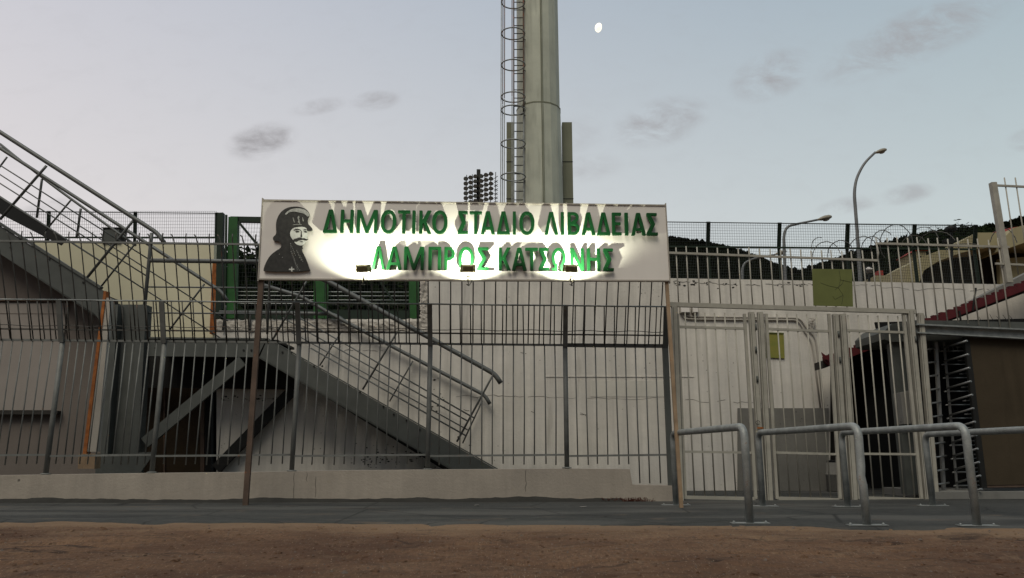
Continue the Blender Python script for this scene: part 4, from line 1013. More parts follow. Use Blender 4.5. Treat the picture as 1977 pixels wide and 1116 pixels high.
mb = MB(); strip(mb, 1750, 1757, 1775, 1781, 655, 760, 12.9, .05); link('column', mb, M['steel'], ts)
mb = MB(); mb.prism([P(1738, 758, 12.55), P(1768, 752, 12.55), P(1782, 815, 12.55), P(1746, 819, 12.55)], (0, .25, 0)); link('control_box', mb, M['concrete'], ts)
mb = MB(); mb.prism([P(1788.5, 757, 12.55), P(1794, 755, 12.55), P(1800, 810, 12.55), P(1795, 812, 12.55)], (0, .03, 0)); link('orange_strip', mb, M['orange'], ts)  # orange metal strip, no lamp; its glow is put into the material
mb = MB(); mb.prism([P(1690, 622, 13.75), P(1985, 615, 13.75), P(1985, 960, 13.75), P(1774, 960, 13.75)], (0, .05, 0)); link('dark_back_sheet', mb, M['black'], ts)  # black sheet stands in for the shade behind the arms
mb = MB(); mb.beam(P(1690, 650, 13.2), P(1860, 640, 13.2), .03, .03)
for k in range(9): mb.tube([P(1775 + k * 9, 662, 13.4), P(1778 + k * 9, 680, 13.4)], .008, 5)
link('comb', mb, M['chrome'], ts)
ch = thing('channel_beam', 'long grey steel channel running over the turnstile and the brown board', 'beam', GP(1870, 645))
mb = MB(); mb.beam(GP(1766, 634, .04), GP(2120, 652, .04), .13, .05); link('web', mb, M['galv'], ch)
mb = MB(); mb.beam(GP(1766, 627, -.01), GP(2120, 644, -.01), .025, .12); mb.beam(GP(1768, 643, -.01), GP(2120, 662, -.01), .02, .12); link('flange', mb, M['galv'], ch)
bp_ = thing('board_panel', 'brown weathered board panel closing the fence right of the turnstile', 'panel', GP(1930, 945))
mb = MB(); mb.prism([GP(1869, 650, .06), GP(2140, 664, .06), GP(2160, 932, .06), GP(1904, 937, .06)], (0, .03, 0)); link('sheet', mb, M['ply'], bp_)
mb = MB(); mb.beam(GP(1899, 942, .08), GP(1864, 648, .08), .085, .06); link('frame', mb, M['steeldark'], bp_)
mb = MB(); mb.beam(GP(1903, 938, .1), GP(2150, 936, .1), .05, .06); link('bottom_rail', mb, M['brownpost'], bp_)
t = thing('plinth', 'low concrete plinth under the brown board and turnstile', 'plinth', GP(1890, 977))
a = GP(1800, 975, -.05); b = GP(2200, 975, -.05); zt = GP(1890, 949, .0).z
mb = MB(); mb.hexa([Vector((a.x, a.y, -.05)), Vector((b.x, b.y, -.05)), Vector((b.x, b.y + 1.6, -.05)), Vector((a.x, a.y + 1.6, -.05)), Vector((a.x, a.y, zt)), Vector((b.x, b.y, zt)), Vector((b.x, b.y + 1.6, zt)), Vector((a.x, a.y + 1.6, zt))]); link('block', mb, M['concrete'], t)
mb = MB(); mb.box((a.x + .75, GP(1900, 950).y, zt + .001), (a.x + .83, GP(1900, 950).y + .08, zt + .05)); link('block_stub', mb, M['concrete'], t)

# ------------------------------------------------------------------ hoop barriers
bars = [((1305, 976), (1448, 1011), 'grey tubular hoop barrier beside the right sign post'), ((1473, 978), (1674, 1015), 'grey tubular hoop barrier with a dented, scuffed leg'), ((1637, 979), (1887, 1016), 'grey tubular hoop barrier in front of the rightmost gate'), ((1801, 977), (2120, 1019), 'grey tubular hoop barrier leaving the picture at the right edge')]
for i, (fa, na, lab) in enumerate(bars):
    f, g = PG(*fa), PG(*na); Hh = 1.005 if i != 3 else .985
    t = thing('hoop_barrier', lab, 'barrier', (f + g) / 2, 'hoop barriers on the pavement')
    r = .042
    U = Vector((0, 0, Hh)); pts = fillet([f + Vector((0, 0, .012)), f + U, g + U + Vector((0, 0, .01)), g + Vector((0, 0, .012))], .13, 8)
    if i == 1:      # dent in the near leg
        k = Vector((g.x - .025, g.y - .02, .50)); pts = pts[:-1] + [Vector((g.x - .005, g.y, .60)), k, Vector((g.x - .002, g.y, .40)), pts[-1]]
    mb = MB(); mb.tube(pts, r, 14); hb = link('tube', mb, M['galv'], t)
    for p in (f, g):
        mb = MB(); mb.box((p.x - .20, p.y - .055, .005), (p.x + .20, p.y + .055, .012)); bpn = link('base_plate', mb, M['galv'], t)
        for dx in (-.17, .17):
            mb = MB(); mb.lathe((p.x + dx, p.y, .0125), [(.014, 0), (.014, .009), (.006, .018)], 6); link('bolt', mb, M['galv'], bpn)

# ------------------------------------------------------------------ floodlight mast with caged ladder
TY = 24.0
tw = thing('floodlight_mast', 'massive grey green tapered steel mast rising behind the sign with a caged ladder', 'mast', P(1042, 900, TY))
def TWP(px, py, dy=0): return P(px, py, TY + dy)
c0 = TWP(1042, 388); zj = TWP(1042, 215).z; zt = TWP(1036, 0).z
def rad(px0, px1, py): return (TWP(px1, py) - TWP(px0, py)).length / 2
axis = TWP(1042, 388).x
r0 = rad(996.5, 1088, 388); r1 = rad(998.5, 1084, 215); r2 = rad(997, 1077, 0)
def axx(z): # the mast leans very slightly as measured
    s = (z - c0.z) / (zt - c0.z); return axis + (TWP(1037, 0).x - axis) * s
def ring(mb, zs, rs):
    prof = []; base = len(mb.v); n = 16
    for z, r in zip(zs, rs):
        for j in range(n):
            a = 2 * math.pi * (j + .32) / n; mb.v.append(Vector((axx(z) + r * math.cos(a), TY + r * math.sin(a), z)))
    for i in range(len(zs) - 1):
        for j in range(n):
            a = base + i * n + j; b = base + i * n + (j + 1) % n; mb.face((a, b, b + n, a + n), False)
k = (r1 - r0) / (zj - c0.z)
mb = MB(); ring(mb, [-.05, zj], [r0 - k * 0 + (c0.z) * -k, r1]); link('shaft', mb, M['tower'], tw)
mb = MB(); kk = (r2 - r1 * .97) / (zt - zj); ring(mb, [zj - .02, zj + 22], [r1 * .975, r1 * .975 + kk * 22]); us = link('shaft', mb, M['tower'], tw)
mb = MB(); ring(mb, [zj - .03, zj - .03, zj + .012, zj + .012], [r1 * .99, r1 * 1.012, r1 * 1.012, r1 * .97]); link('joint_ring', mb, M['towerside'], tw)
mb = MB()
def seam(dx, r=.016):
    pts = []
    for i in range(30):
        z = c0.z - 3 + i * .7; R = r0 + k * (z - c0.z) if z < zj else r1 * .975 + kk * (z - zj)
        x = dx * R; pts.append(Vector((axx(z) + x, TY - math.sqrt(R * R - x * x) - .012, z)))
    mb.tube(pts, r, 6)
seam(.10); seam(.16, .01); link('cable', mb, M['towerside'], tw)
# side cabinets
for x0, x1, nm in ((978, 992, 0), (1085, 1104, 1)):
    a = TWP(x0, 237, .25); b = TWP(x1, 237, .25)
    mb = MB(); mb.box((a.x, TY + .2, .0), (b.x + (.0), TY + .55, a.z)); o = link('side_panel', mb, M['towerside'], tw)
    for y in (308, 380):
        mb = MB(); z = TWP(x0, y).z; mb.box((a.x - .01, TY + .19, z - .012), (b.x + .01, TY + .1995, z + .012)); link('panel_joint', mb, M['steeldark'], o)
lad = thing('cage_ladder', 'rusty caged ladder fixed to the left side of the big mast', 'ladder', TWP(1000, 388, -.6))
LY = TY - .62
def LP(px, py, Y=LY): return P(px, py, Y)
xa, xb = LP(992, 215).x, LP(1011, 215).x
z0_, z1_ = LP(1000, 420).z, LP(1000, 0).z + 2
# the lower ladder is offset a little from the upper one
for (za, zb_, dx, m_) in ((z0_ - 3, LP(0, 205).z, 0.0, 'galv'), (LP(0, 222).z, z1_, .0, 'ladder')):
    for x in (xa, xb):
        mb = MB(); mb.beam((x + dx, LY, za), (x + dx, LY, zb_), .045, .06); link('stile', mb, M[m_], lad)
z = z0_
while z < z1_:
    mb = MB(); mb.tube([(xa, LY, z), (xb, LY, z)], .015, 6); link('rung', mb, M['steeldark'], lad); z += .30
hoops = [349, 286, 222, 197, 136, 76, 16]
RX = .40
for y in hoops:
    zc = LP(0, y).z; cx = (xa + xb) / 2 - .19; pts = []
    for i in range(25):
        a = math.radians(-60 + 300 * i / 24) + math.pi * .5
        pts.append(Vector((cx + RX * math.cos(2 * math.pi * i / 24), LY - .36 + RX * .95 * math.sin(2 * math.pi * i / 24), zc)))
    mb = MB(); mb.tube(pts, .022, 6, False); o = link('cage_hoop', mb, M['galv'], lad)
    mb = MB(); mb.beam((xb - .05, LY - .15, zc), (xb + .12, LY + .12, zc), .03, .02, (0, 0, 1)); link('bracket', mb, M['galv'], o)
for i, ang in enumerate((180, 225, 150, 265)):
    a = math.radians(ang); x = (xa + xb) / 2 - .19 + RX * math.cos(a); y = LY - .36 + RX * .95 * math.sin(a)
    mb = MB(); mb.beam((x, y, z0_ - 2.5), (x, y, LP(0, 207).z), .03, .012); link('cage_strap', mb, M['galv'], lad)
    mb = MB(); mb.beam((x, y, LP(0, 207).z + .02), (x, y, z1_), .03, .012); link('cage_strap', mb, M['galv' if i == 0 else 'ladder'], lad)

# far floodlight bank
FY = 95.0
fb = thing('floodlight_bank', 'distant bank of dark round floodlights on a lattice mast beyond the sign', 'floodlight mast', (P(925, 900, FY).x, FY, 0))
def BP(px, py, dy=0): return P(px, py, FY + dy)
mb = MB(); mb.beam((BP(925, 400).x, FY, 0), BP(924, 328), .5, .5); link('pole', mb, M['steeldark'], fb)
mb = MB()
for i in range(7): mb.beam(BP(899, 344 + i * 9.4, .3), BP(953, 336 + i * 9.4, .3), .12, .12)
for x in (901, 912, 936, 947, 957): mb.beam(BP(x, 400, .35), BP(x, 338 - (x - 900) * .1, .35), .1, .1)
for i in range(7):
    mb.beam(BP(954, 345 + i * 8, .3), BP(961, 340 + i * 8, .3), .07, .07); mb.beam(BP(954, 349 + i * 8, .3), BP(961, 352 + i * 8, .3), .07, .07)
link('lattice', mb, M['steeldark'], fb)
mb0 = None
for i in range(6):
    for j in range(6):
        x = 900.5 + j * 9.4 + (1.5 if j > 2 else 0); y = 345.5 + i * 9.4 - j * 2.2 + (1.5 if j > 2 else 0)
        c = BP(x, y, -.4); mb = MB(); d = Vector((-.35, -1, -.25)).normalized()
        pts = [c + d * .35, c, c - d * .25, c - d * .4]; rr = [.29, .26, .15, .05]
        base = len(mb.v); u = d.orthogonal().normalized(); w = d.cross(u); n = 10
        for p, r in zip(pts, rr):
            for q in range(n): a = 2 * math.pi * q / n; mb.v.append(p + u * r * math.cos(a) + w * r * math.sin(a))
        for s in range(3):
            for q in range(n): a0 = base + s * n + q; b0 = base + s * n + (q + 1) % n; mb.face((a0, b0, b0 + n, a0 + n), True)
        mb.face([base + q for q in range(n)])
        link('lamp', mb, M['fencedark'] if (i + j) % 3 else M['steel'], fb)

# ------------------------------------------------------------------ street lamps
def street_lamp(label, Y, pts, head_a, head_b, hw, r, base_px):
    p0 = P(*pts[0], Y); t = thing('street_lamp', label, 'street lamp', (p0.x, Y, 0), 'street lamps beyond the wall')
    q = [Vector((p0.x, Y, 0))] + [P(x, y, Y) for x, y in pts]
    mb = MB(); mb.tube(fillet(q, .8, 8), r, 10, True, r * .62); pole = link('pole', mb, M['pole'], t)
    a, b = P(*head_a, Y), P(*head_b, Y); d = b - a; L = d.length; d.normalize(); up_ = Vector((0, 1, 0)).cross(d) * -1; s = Vector((0, 1, 0))
    if up_.z < 0: up_ = -up_
    prof = [(0, .30, .12), (.12, .55, .35), (.35, .95, .75), (.6, 1, 1), (.85, .9, .9), (1, .45, .5)]
    mb = MB(); n = 12
    for f_, wy, wz in prof:
        c = a + d * (L * f_)
        for j in range(n):
            an = 2 * math.pi * j / n; mb.v.append(c + s * (math.cos(an) * hw * wy * .9) + up_ * (math.sin(an) * hw * wz * (.75 if math.sin(an) > 0 else .55)))
    for i in range(len(prof) - 1):
        for j in range(n): x = i * n + j; y = i * n + (j + 1) % n; mb.face((x, y, y + n, x + n), True)
    mb.face(list(range(n))); mb.face([(len(prof) - 1) * n + j for j in range(n)])
    hd = link('lamp_head', mb, M['lamp'], t)
    mb = MB(); c = a + d * (L * .62) - up_ * hw * .5
    for f_, rr in ((0, .75), (.6, .6), (1, .2)):
        for j in range(n): an = 2 * math.pi * j / n; mb.v.append(c + d * (math.cos(an) * L * .3 * rr) + s * (math.sin(an) * hw * .7 * rr) - up_ * (hw * .35 * f_))
    for i in range(2):
        for j in range(n): x = i * n + j; y = i * n + (j + 1) % n; mb.face((x, y, y + n, x + n), True)
    mb.face([2 * n + j for j in range(n)]); link('lamp_lens', mb, M['panel'], hd)
street_lamp('tall street lamp with a curved arm standing highest against the sky at right', 28, [(1662, 560), (1656, 460), (1649, 372), (1653, 345), (1668, 315), (1690, 294)], (1687, 296), (1711, 289), .13, .075, None)
street_lamp('street lamp with a long low arm reaching right above the mesh fence', 21, [(1517, 560), (1513, 455), (1519, 437), (1545, 431), (1580, 424)], (1576, 425), (1605, 418.5), .11, .05, None)
street_lamp('small street lamp with a curved arm seen low through the mesh fence', 30, [(1434, 560), (1433, 520), (1437, 508), (1455, 499), (1496, 492)], (1494, 492), (1518, 485), .12, .06, None)
# small lantern and camera dome among the wire
t = thing('lantern_post', 'small white lit lantern on a post behind the white wall', 'lantern', P(1678, 550, 19))
mb = MB(); mb.beam(P(1678, 600, 19), P(1678, 528, 19), .05, .05); link('post', mb, M['steeldark'], t)
mb = MB(); c = P(1678, 527, 19); mb.lathe(c, [(.06, 0), (.10, .06), (.14, .07), (.06, .13), (.01, .16)], 10); link('shade', mb, M['sign'], t)
mb = MB()
for a, b in (((1671, 514), (1687, 514)), ((1671, 530), (1687, 530)), ((1671, 514), (1671, 530)), ((1687, 514), (1687, 530))): mb.beam(P(*a, 18.9), P(*b, 18.9), .018, .018)
link('guard', mb, M['steeldark'], t)
t = thing('security_camera', 'dark dome camera on a short arm above the right end of the mesh fence', 'camera', P(1837, 480, 15.6))
mb = MB(); mb.beam(P(1838, 545, 15.6), P(1837, 446, 15.6), .04, .04); link('mount', mb, M['steeldark'], t)
mb = MB(); c = P(1836, 443, 15.5); mb.lathe(c, [(.03, -.07), (.09, -.05), (.12, 0), (.11, .05), (.05, .075)], 14); link('dome', mb, M['steeldark'], t)
mb = MB(); mb.prism([P(1822, 462, 15.55), P(1838, 458, 15.55), P(1845, 464, 15.55), P(1840, 470, 15.55), P(1824, 468, 15.55)], (0, .08, 0)); link('bracket', mb, M['steeldark'], t)
# razor wire coils
mb = MB()
def coil(cx, cy, rx, ry, Y, a0=0, a1=360, sq=.25, r=.009):
    pts = []
    for i in range(33):
        a = math.radians(a0 + (a1 - a0) * i / 32); p = P(cx + rx * math.cos(a), cy - ry * math.sin(a), Y); p.y += sq * math.sin(a * .5); p.x += random.uniform(-.006, .006); p.z += random.uniform(-.006, .006); pts.append(p)
    mb.tube(pts, r, 4)
for (cx, cy, rx, ry, a0, a1) in ((1600, 490, 22, 28, 0, 180), (1628, 486, 20, 26, -10, 190), (1672, 482, 24, 30, 0, 180), (1736, 465, 26, 36, -20, 230), (1710, 470, 18, 30, 40, 220), (1690, 476, 16, 24, 20, 200), (1790, 460, 22, 26, 0, 200), (1770, 470, 18, 20, 0, 180), (1815, 468, 30, 26, 10, 180), (1586, 470, 10, 16, 60, 200), (1870, 480, 30, 14, 0, 180), (1945, 475, 20, 40, 10, 160)): coil(cx, cy, rx, ry, 14.9, a0, a1)
tag(link('razor_wire', mb, M['fencedark']), 'looped coils of thin barbed wire along the mesh fence at right', 'barbed wire')
random.seed(4)
for k in range(7):
    px = 1880 + k * 14 + random.uniform(-4, 4); p = P(px, 642 - k * 2, 13.2); mb = MB(); mb.tube([p, p + Vector((-.03, 0, .10)), p + Vector((-.10, 0, .20 + .1 * random.random()))], .012, 5, True, .003); link('spike', mb, M['steeldark'], ts)

# ------------------------------------------------------------------ stand and houses at right
SY = 44.0
sd = thing('stadium_stand', 'beige concrete end of the stadium stand with a dark curved underside at far right', 'stand', P(1880, 900, SY))
def STP(px, py, dy=0): return P(px, py, SY + dy)
mb = MB(); mb.prism([STP(1750, 513), STP(1778, 497), STP(1812, 484), STP(1852, 468), STP(1886, 449), STP(1929, 449), STP(1929, 476), STP(1886, 480), STP(1850, 490), STP(1810, 505), STP(1784, 522), STP(1775, 545), STP(1750, 545)], (0, 3, 0)); link('parapet', mb, M['stand'], sd)
mb = MB(); mb.prism([STP(1936, 462, -.5), STP(1957, 440, -.5), STP(1992, 431, -.5), STP(2200, 425, -.5), STP(2200, 470, -.5), STP(1985, 466, -.5), STP(1950, 478, -.5), STP(1935, 482, -.5)], (0, 3, 0)); link('parapet', mb, M['stand'], sd)
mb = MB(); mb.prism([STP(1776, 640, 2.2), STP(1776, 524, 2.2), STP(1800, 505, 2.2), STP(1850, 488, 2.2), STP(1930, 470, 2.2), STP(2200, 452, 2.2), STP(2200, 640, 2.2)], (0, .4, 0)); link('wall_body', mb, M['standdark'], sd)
mb = MB(); mb.prism([STP(1916, 520, 2.1), STP(1929, 518, 2.1), STP(1929, 600, 2.1), STP(1916, 600, 2.1)], (0, .09, 0)); link('doorway', mb, M['black'], sd)
mb = MB(); mb.prism([STP(1929, 500, 1.0), STP(2200, 478, 1.0), STP(2200, 640, 1.0), STP(1935, 640, 1.0)], (0, .3, 0)); link('side_panel', mb, M['stand'], sd)
mb = MB()
for k in range(10):
    a = STP(1790 + k * 14, 520 - k * 4.4, 2.15); mb.beam(a, STP(1800 + k * 14, 640, 2.15), .12, .08)
link('ribs', mb, M['concretedark'], sd)
hs = thing('house', 'small pale house with a terracotta roof peeping over the hill behind the wire', 'house', P(1782, 560, 60))
mb = MB(); a = P(1770, 484, 60); b = P(1795, 545, 60); mb.box((a.x, 60, 0), (b.x, 63, a.z)); link('wall_body', mb, M['stand'], hs)
mb = MB(); mb.hexa([Vector((a.x - .15, 59.8, a.z)), Vector((b.x + .15, 59.8, a.z)), Vector((b.x + .15, 63.2, a.z)), Vector((a.x - .15, 63.2, a.z)), Vector((a.x + .25, 61.2, a.z + .3)), Vector((b.x - .25, 61.2, a.z + .3)), Vector((b.x - .25, 61.8, a.z + .3)), Vector((a.x + .25, 61.8, a.z + .3))]); link('roof', mb, M['hubred'], hs)
mb = MB()
for k in range(2): p = P(1777 + k * 9, 500, 59.97); mb.box((p.x - .12, 59.97, p.z - .25), (p.x + .12, 59.999, p.z + .25))
link('window', mb, M['black'], hs)
hs = thing('red_roof_house', 'red roofed house at the right edge above the stand', 'house', P(2010, 430, 70))
mb = MB(); a = P(1966, 440, 70); b = P(2100, 520, 70); mb.box((a.x, 70, 0), (b.x, 78, a.z)); link('wall_body', mb, M['stand'], hs)
mb = MB(); mb.hexa([Vector((a.x - .3, 69.6, a.z)), Vector((b.x, 69.6, a.z)), Vector((b.x, 78.4, a.z)), Vector((a.x - .3, 78.4, a.z)), Vector((a.x + .3, 73.5, a.z + .8)), Vector((b.x - 1.5, 73.5, a.z + .8)), Vector((b.x - 1.5, 74.5, a.z + .8)), Vector((a.x + .3, 74.5, a.z + .8))]); link('roof', mb, M['hubred'], hs)
lowb = thing('low_building', 'low pale building roof edge just above the white wall at right', 'building', P(1715, 560, 50))
mb = MB(); a = P(1690, 532, 50); b = P(1760, 540, 50); mb.box((a.x, 50, 0), (b.x, 54, a.z)); link('wall_body', mb, M['stand'], lowb)
mb = MB(); mb.box((P(1703, 520, 50).x, 50.5, a.z), (P(1712, 520, 50).x, 51.2, P(1703, 519, 50).z)); link('chimney', mb, M['hubred'], lowb)
# trees near the stand
random.seed(21)
for i, (px, py, D, r, lab) in enumerate(((1760, 472, 70, 2.4, 'dark cypress like tree rising beside the small house'), (1803, 458, 72, 2.6, 'dark rounded tree behind the security camera'), (1862, 450, 75, 3.0, 'dark rounded tree just left of the beige parapet'), (1895, 446, 85, 2.2, 'small dark tree poking above the beige parapet'))):
    c = P(px, py, D); c.z -= r * .75; t = thing('tree', lab, 'tree', (c.x, D, 0), 'trees around the stand')
    mb = MB(); mb.tube([(c.x, D, 0), (c.x + .1, D, c.z * .6), (c.x, D, c.z + .5)], .3, 8, True, .08); link('trunk', mb, M['bark'], t)
    mb = MB(); leaf_crown(mb, c, (r, r, r * 1.05), 1500, .28); leaf_crown(mb, c - Vector((0, 0, r * 1.3)), (r * 1.2, r, r), 900, .3); link('crown', mb, M['leaf'], t)

# ------------------------------------------------------------------ wooded hills
HY = 700.0
ridge = [(300, 560), (800, 520), (1100, 470), (1290, 458), (1340, 465), (1400, 476), (1450, 491), (1500, 512), (1530, 522), (1548, 524), (1580, 512), (1620, 498), (1660, 485), (1720, 467), (1760, 457), (1800, 448), (1850, 442), (1900, 440), (1940, 431), (1977, 420), (2100, 398), (2500, 370), (3000, 420)]
def ridge_at(px):
    for (a, ya), (b, yb) in zip(ridge[:-1], ridge[1:]):
        if a <= px <= b: return ya + (yb - ya) * (px - a) / (b - a)
    return 560
mb = MB(); cols = [300 + 9 * i for i in range(301)]; rows = 12; hp = []
for px in cols:
    r = P(px, ridge_at(px) + 3, HY); line = []
    for j in range(rows + 1):
        s = j / rows; y = 330 + (HY - 330) * s; x = r.x * (y / HY) ; z = r.z * (s ** 1.15) * (1 + .05 * fbm(x * .01, y * .01, 1, 3)) if 0 < j < rows else (r.z if j else -1)
        line.append(Vector((x, y, z)))
    line.append(Vector((r.x, HY + 300, r.z * .3))); hp.append(line); mb.v += line
m = rows + 2
for i in range(len(cols) - 1):
    for j in range(m - 1): a = i * m + j; mb.face((a, a + 1, a + m + 1, a + m), True)
tag(link('hills', mb, M['forest']), kind='structure')
mb = MB(); random.seed(2)
for _ in range(5200):
    i = random.uniform(95, 215); s = 1 - random.random() ** 2.2 * .8
    if random.random() < .3: s = 1
    i0 = int(i); f = i - i0; j = min(rows - 1e-3, s * rows); j0 = int(j); g = j - j0
    p = hp[i0][j0].lerp(hp[i0 + 1][j0], f).lerp(hp[i0][j0 + 1].lerp(hp[i0 + 1][j0 + 1], f), g)
    h = random.uniform(1.6, 4.0) * (1.5 if random.random() < .06 else 1); w = h * random.uniform(.3, .55); b = len(mb.v)
    k = 6
    for q in range(k):
        a = 2 * math.pi * q / k; mb.v.append(p + Vector((w * math.cos(a) * random.uniform(.7, 1.2), w * math.sin(a), h * .25)))
    for q in range(k):
        a = 2 * math.pi * (q + .5) / k; mb.v.append(p + Vector((w * .7 * math.cos(a) * random.uniform(.6, 1.2), w * .7 * math.sin(a), h * random.uniform(.55, .75))))
    mb.v.append(p + Vector((0, 0, h))); mb.v.append(p - Vector((0, 0, 1)))
    for q in range(k):
        q1 = (q + 1) % k; mb.face((b + q, b + q1, b + k + q)); mb.face((b + q1, b + k + q1, b + k + q)); mb.face((b + k + q, b + k + q1, b + 2 * k)); mb.face((b + q1, b + q, b + 2 * k + 1))
tag(link('forest', mb, M['forest']), 'dark wooded hillside of small trees along the skyline at right', 'forest', kind='stuff')

# ------------------------------------------------------------------ moon
mo = P(1156, 53.5, 2600); rm = (P(1164, 53, 2600) - P(1156, 53, 2600)).length
mb = MB(); n, mm = 24, 14
u = Vector((1, 0, 0)); fw = (mo - Vector((0, 0, CAMZ))).normalized(); v_ = u.cross(fw).normalized(); v_ = -v_ if v_.z < 0 else v_
for i in range(mm + 1):
    th = math.pi * i / mm
    for j in range(n):
        a = 2 * math.pi * j / n; x = math.sin(th) * math.cos(a); y = math.cos(th); z = math.sin(th) * math.sin(a)
        rx = 1.0 if x < 0 else .80
        X = x * rx; R = math.radians(-12); X2 = X * math.cos(R) - y * 1.16 * math.sin(R); Y2 = X * math.sin(R) + y * 1.16 * math.cos(R)
        mb.v.append(mo + u * X2 * rm * .92 + v_ * Y2 * rm * .95 + fw * z * rm)
for i in range(mm):
    for j in range(n): a = i * n + j; b = i * n + (j + 1) % n; mb.face((a, b, b + n, a + n), True)
mm_ = emit('sunlit_moon', (1, .90, .70), 1.15)
tag(link('moon', mb, mm_), 'bright gibbous moon in the evening sky right of the mast', 'moon')

# ------------------------------------------------------------------ sky
w = bpy.data.worlds.new('World'); scene.world = w; w.use_nodes = True
nt = w.node_tree; N = nt.nodes; L = nt.links; N.clear()
outw = N.new('ShaderNodeOutputWorld'); tc = N.new('ShaderNodeTexCoord'); sep = N.new('ShaderNodeSeparateXYZ'); L.new(tc.outputs['Generated'], sep.inputs[0])
def math_(op, a, b=None, c=None, clamp=False):
    n = N.new('ShaderNodeMath'); n.operation = op; n.use_clamp = clamp
    for i, x in enumerate((a, b, c)):
        if x is None: continue
        if isinstance(x, (int, float)): n.inputs[i].default_value = x
        else: L.new(x, n.inputs[i])
    return n.outputs[0]
def mapr(x, a, b, c=0, d=1, smooth=False):
    n = N.new('ShaderNodeMapRange'); n.clamp = True
    if smooth: n.interpolation_type = 'SMOOTHSTEP'
    for i, q in ((1, a), (2, b), (3, c), (4, d)): n.inputs[i].default_value = q
    L.new(x, n.inputs[0]); return n.outputs[0]
def mixc(f, a, b):
    n = N.new('ShaderNodeMix'); n.data_type = 'RGBA'
    if isinstance(f, (int, float)): n.inputs[0].default_value = f
    else: L.new(f, n.inputs[0])
    for i, c in ((6, a), (7, b)):
        if isinstance(c, tuple): n.inputs[i].default_value = (*c, 1)
        else: L.new(c, n.inputs[i])
    return n.outputs[2]
elev = mapr(sep.outputs[2], .10, .56); side_ = mapr(sep.outputs[0], -.55, .55)
low = mixc(side_, srgb(229, 221, 217), srgb(204, 212, 209)); high = mixc(side_, srgb(196, 197, 206), srgb(155, 173, 184))
grad = mixc(mapr(sep.outputs[2], .16, .56, 0, 1), low, high)
# drifting evening clouds, fixed in direction
ysafe = math_('MAXIMUM', sep.outputs[1], .05)
gx = math_('DIVIDE', sep.outputs[0], ysafe); gz = math_('DIVIDE', sep.outputs[2], ysafe)
cv = N.new('ShaderNodeCombineXYZ'); L.new(gx, cv.inputs[0]); L.new(gz, cv.inputs[1])
nz = N.new('ShaderNodeTexNoise'); nz.inputs['Scale'].default_value = 21; nz.inputs['Detail'].default_value = 9; nz.inputs['Roughness'].default_value = .66; nz.inputs['Distortion'].default_value = .35
mp = N.new('ShaderNodeMapping'); mp.inputs['Scale'].default_value = (.75, 1.35, 1); mp.inputs['Rotation'].default_value = (0, 0, -.35); L.new(cv.outputs[0], mp.inputs[0]); L.new(mp.outputs[0], nz.inputs['Vector'])
total = None
for (px, py, rx, ry, ang, amt) in ((505, 272, 62, 34, .25, 1), (615, 206, 52, 16, .2, .6), (722, 195, 46, 20, .1, .75), (1275, 236, 88, 44, .3, .85), (1130, 325, 70, 28, .1, .35), (1110, 260, 60, 40, .3, .3), (1490, 145, 80, 44, .45, .8), (1770, 70, 200, 50, .42, .8), (1640, 395, 60, 16, .2, .6), (1750, 375, 52, 18, .2, .6), (1985, 270, 40, 22, .2, .5), (95, 405, 60, 20, .2, .45)):
    d = ray(px, py); cx, cz = d.x / d.y, d.z / d.y; k = 1 / (F * .93)
    dx = math_('SUBTRACT', gx, cx); dz = math_('SUBTRACT', gz, cz)
    ca, sa = math.cos(ang), math.sin(ang)
    u1 = math_('ADD', math_('MULTIPLY', dx, ca / (rx * k)), math_('MULTIPLY', dz, sa / (rx * k)))
    u2 = math_('ADD', math_('MULTIPLY', dx, -sa / (ry * k)), math_('MULTIPLY', dz, ca / (ry * k)))
    r2_ = math_('ADD', math_('MULTIPLY', u1, u1), math_('MULTIPLY', u2, u2))
    mk = math_('MULTIPLY', mapr(r2_, 0, 1.7, 1, 0, True), amt)
    total = mk if total is None else math_('MAXIMUM', total, mk)
cl = math_('MULTIPLY', total, mapr(nz.outputs['Fac'], .37, .66), None, True)
hazec = mapr(nz.outputs['Fac'], .5, .8, 0, .10)
front = math_('GREATER_THAN', sep.outputs[1], .06)
cl = math_('MULTIPLY', math_('MAXIMUM', cl, hazec), front)
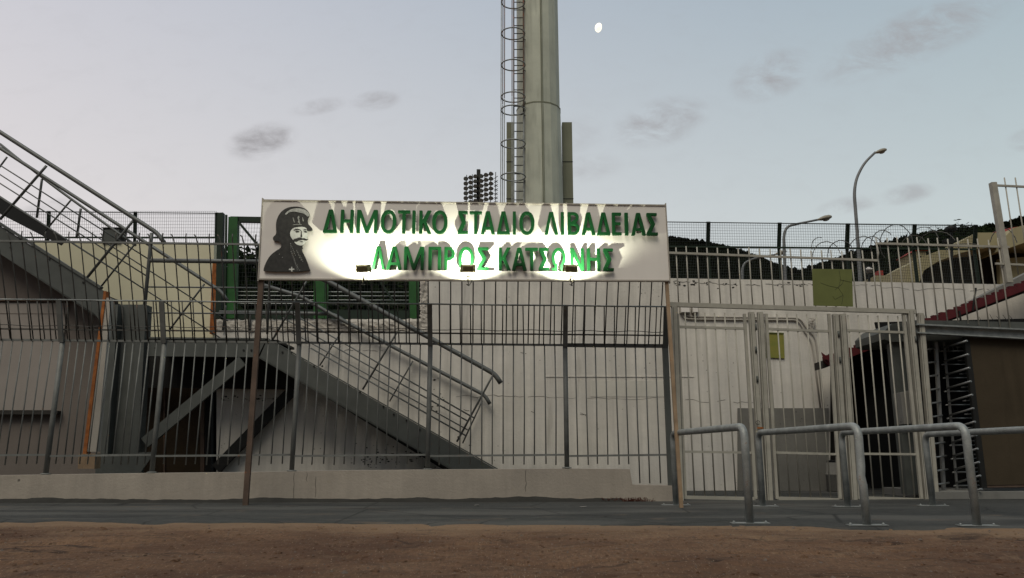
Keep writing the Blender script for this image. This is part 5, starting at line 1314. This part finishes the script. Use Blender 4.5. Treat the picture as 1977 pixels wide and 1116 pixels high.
skyc = mixc(math_('MULTIPLY', cl, .9), grad, srgb(157, 154, 155))
behind = math_('MULTIPLY', mapr(sep.outputs[1], .15, -.25), mapr(sep.outputs[2], .46, .24))
skyc = mixc(behind, skyc, (.035, .036, .034))       # dark low band added behind the camera to shade the lower walls
bg = N.new('ShaderNodeBackground'); L.new(skyc, bg.inputs[0]); bg.inputs[1].default_value = 1.0
sky = N.new('ShaderNodeTexSky'); sky.sky_type = 'NISHITA'; sky.sun_disc = False
SUN_EL, SUN_AZ = math.radians(54), math.radians(200)
sky.sun_elevation = SUN_EL; sky.sun_rotation = SUN_AZ
bg2 = N.new('ShaderNodeBackground'); L.new(sky.outputs[0], bg2.inputs[0]); bg2.inputs[1].default_value = .006
add = N.new('ShaderNodeAddShader'); L.new(bg.outputs[0], add.inputs[0]); L.new(bg2.outputs[0], add.inputs[1]); L.new(add.outputs[0], outw.inputs[0])
sl = bpy.data.lights.new('evening_sun', 'SUN'); sl.energy = 1.75; sl.angle = math.radians(32); sl.color = (1, .92, .76)
so = bpy.data.objects.new('evening_sun', sl); C.objects.link(so)
sd_ = Vector((math.sin(SUN_AZ) * math.cos(SUN_EL), math.cos(SUN_AZ) * math.cos(SUN_EL), math.sin(SUN_EL)))
so.rotation_euler = (-sd_).to_track_quat('-Z', 'Y').to_euler(); so.location = (-5, -10, 12)

# ------------------------------------------------------------------ camera and render settings
cd = bpy.data.cameras.new('camera'); co = bpy.data.objects.new('camera', cd); C.objects.link(co)
cd.sensor_width = 36; cd.sensor_fit = 'HORIZONTAL'; cd.lens = F / W0 * 36; cd.clip_start = .05; cd.clip_end = 6000
co.location = (0, 0, CAMZ); co.rotation_euler = (math.pi / 2 + PITCH, 0, 0)
scene.camera = co
vs = scene.view_settings
scene.display_settings.display_device = 'sRGB'; vs.view_transform = 'Standard'; vs.look = 'None'; vs.exposure = 0; vs.gamma = 1
scene.render.engine = 'CYCLES'
scene.cycles.max_bounces = 6; scene.cycles.diffuse_bounces = 3
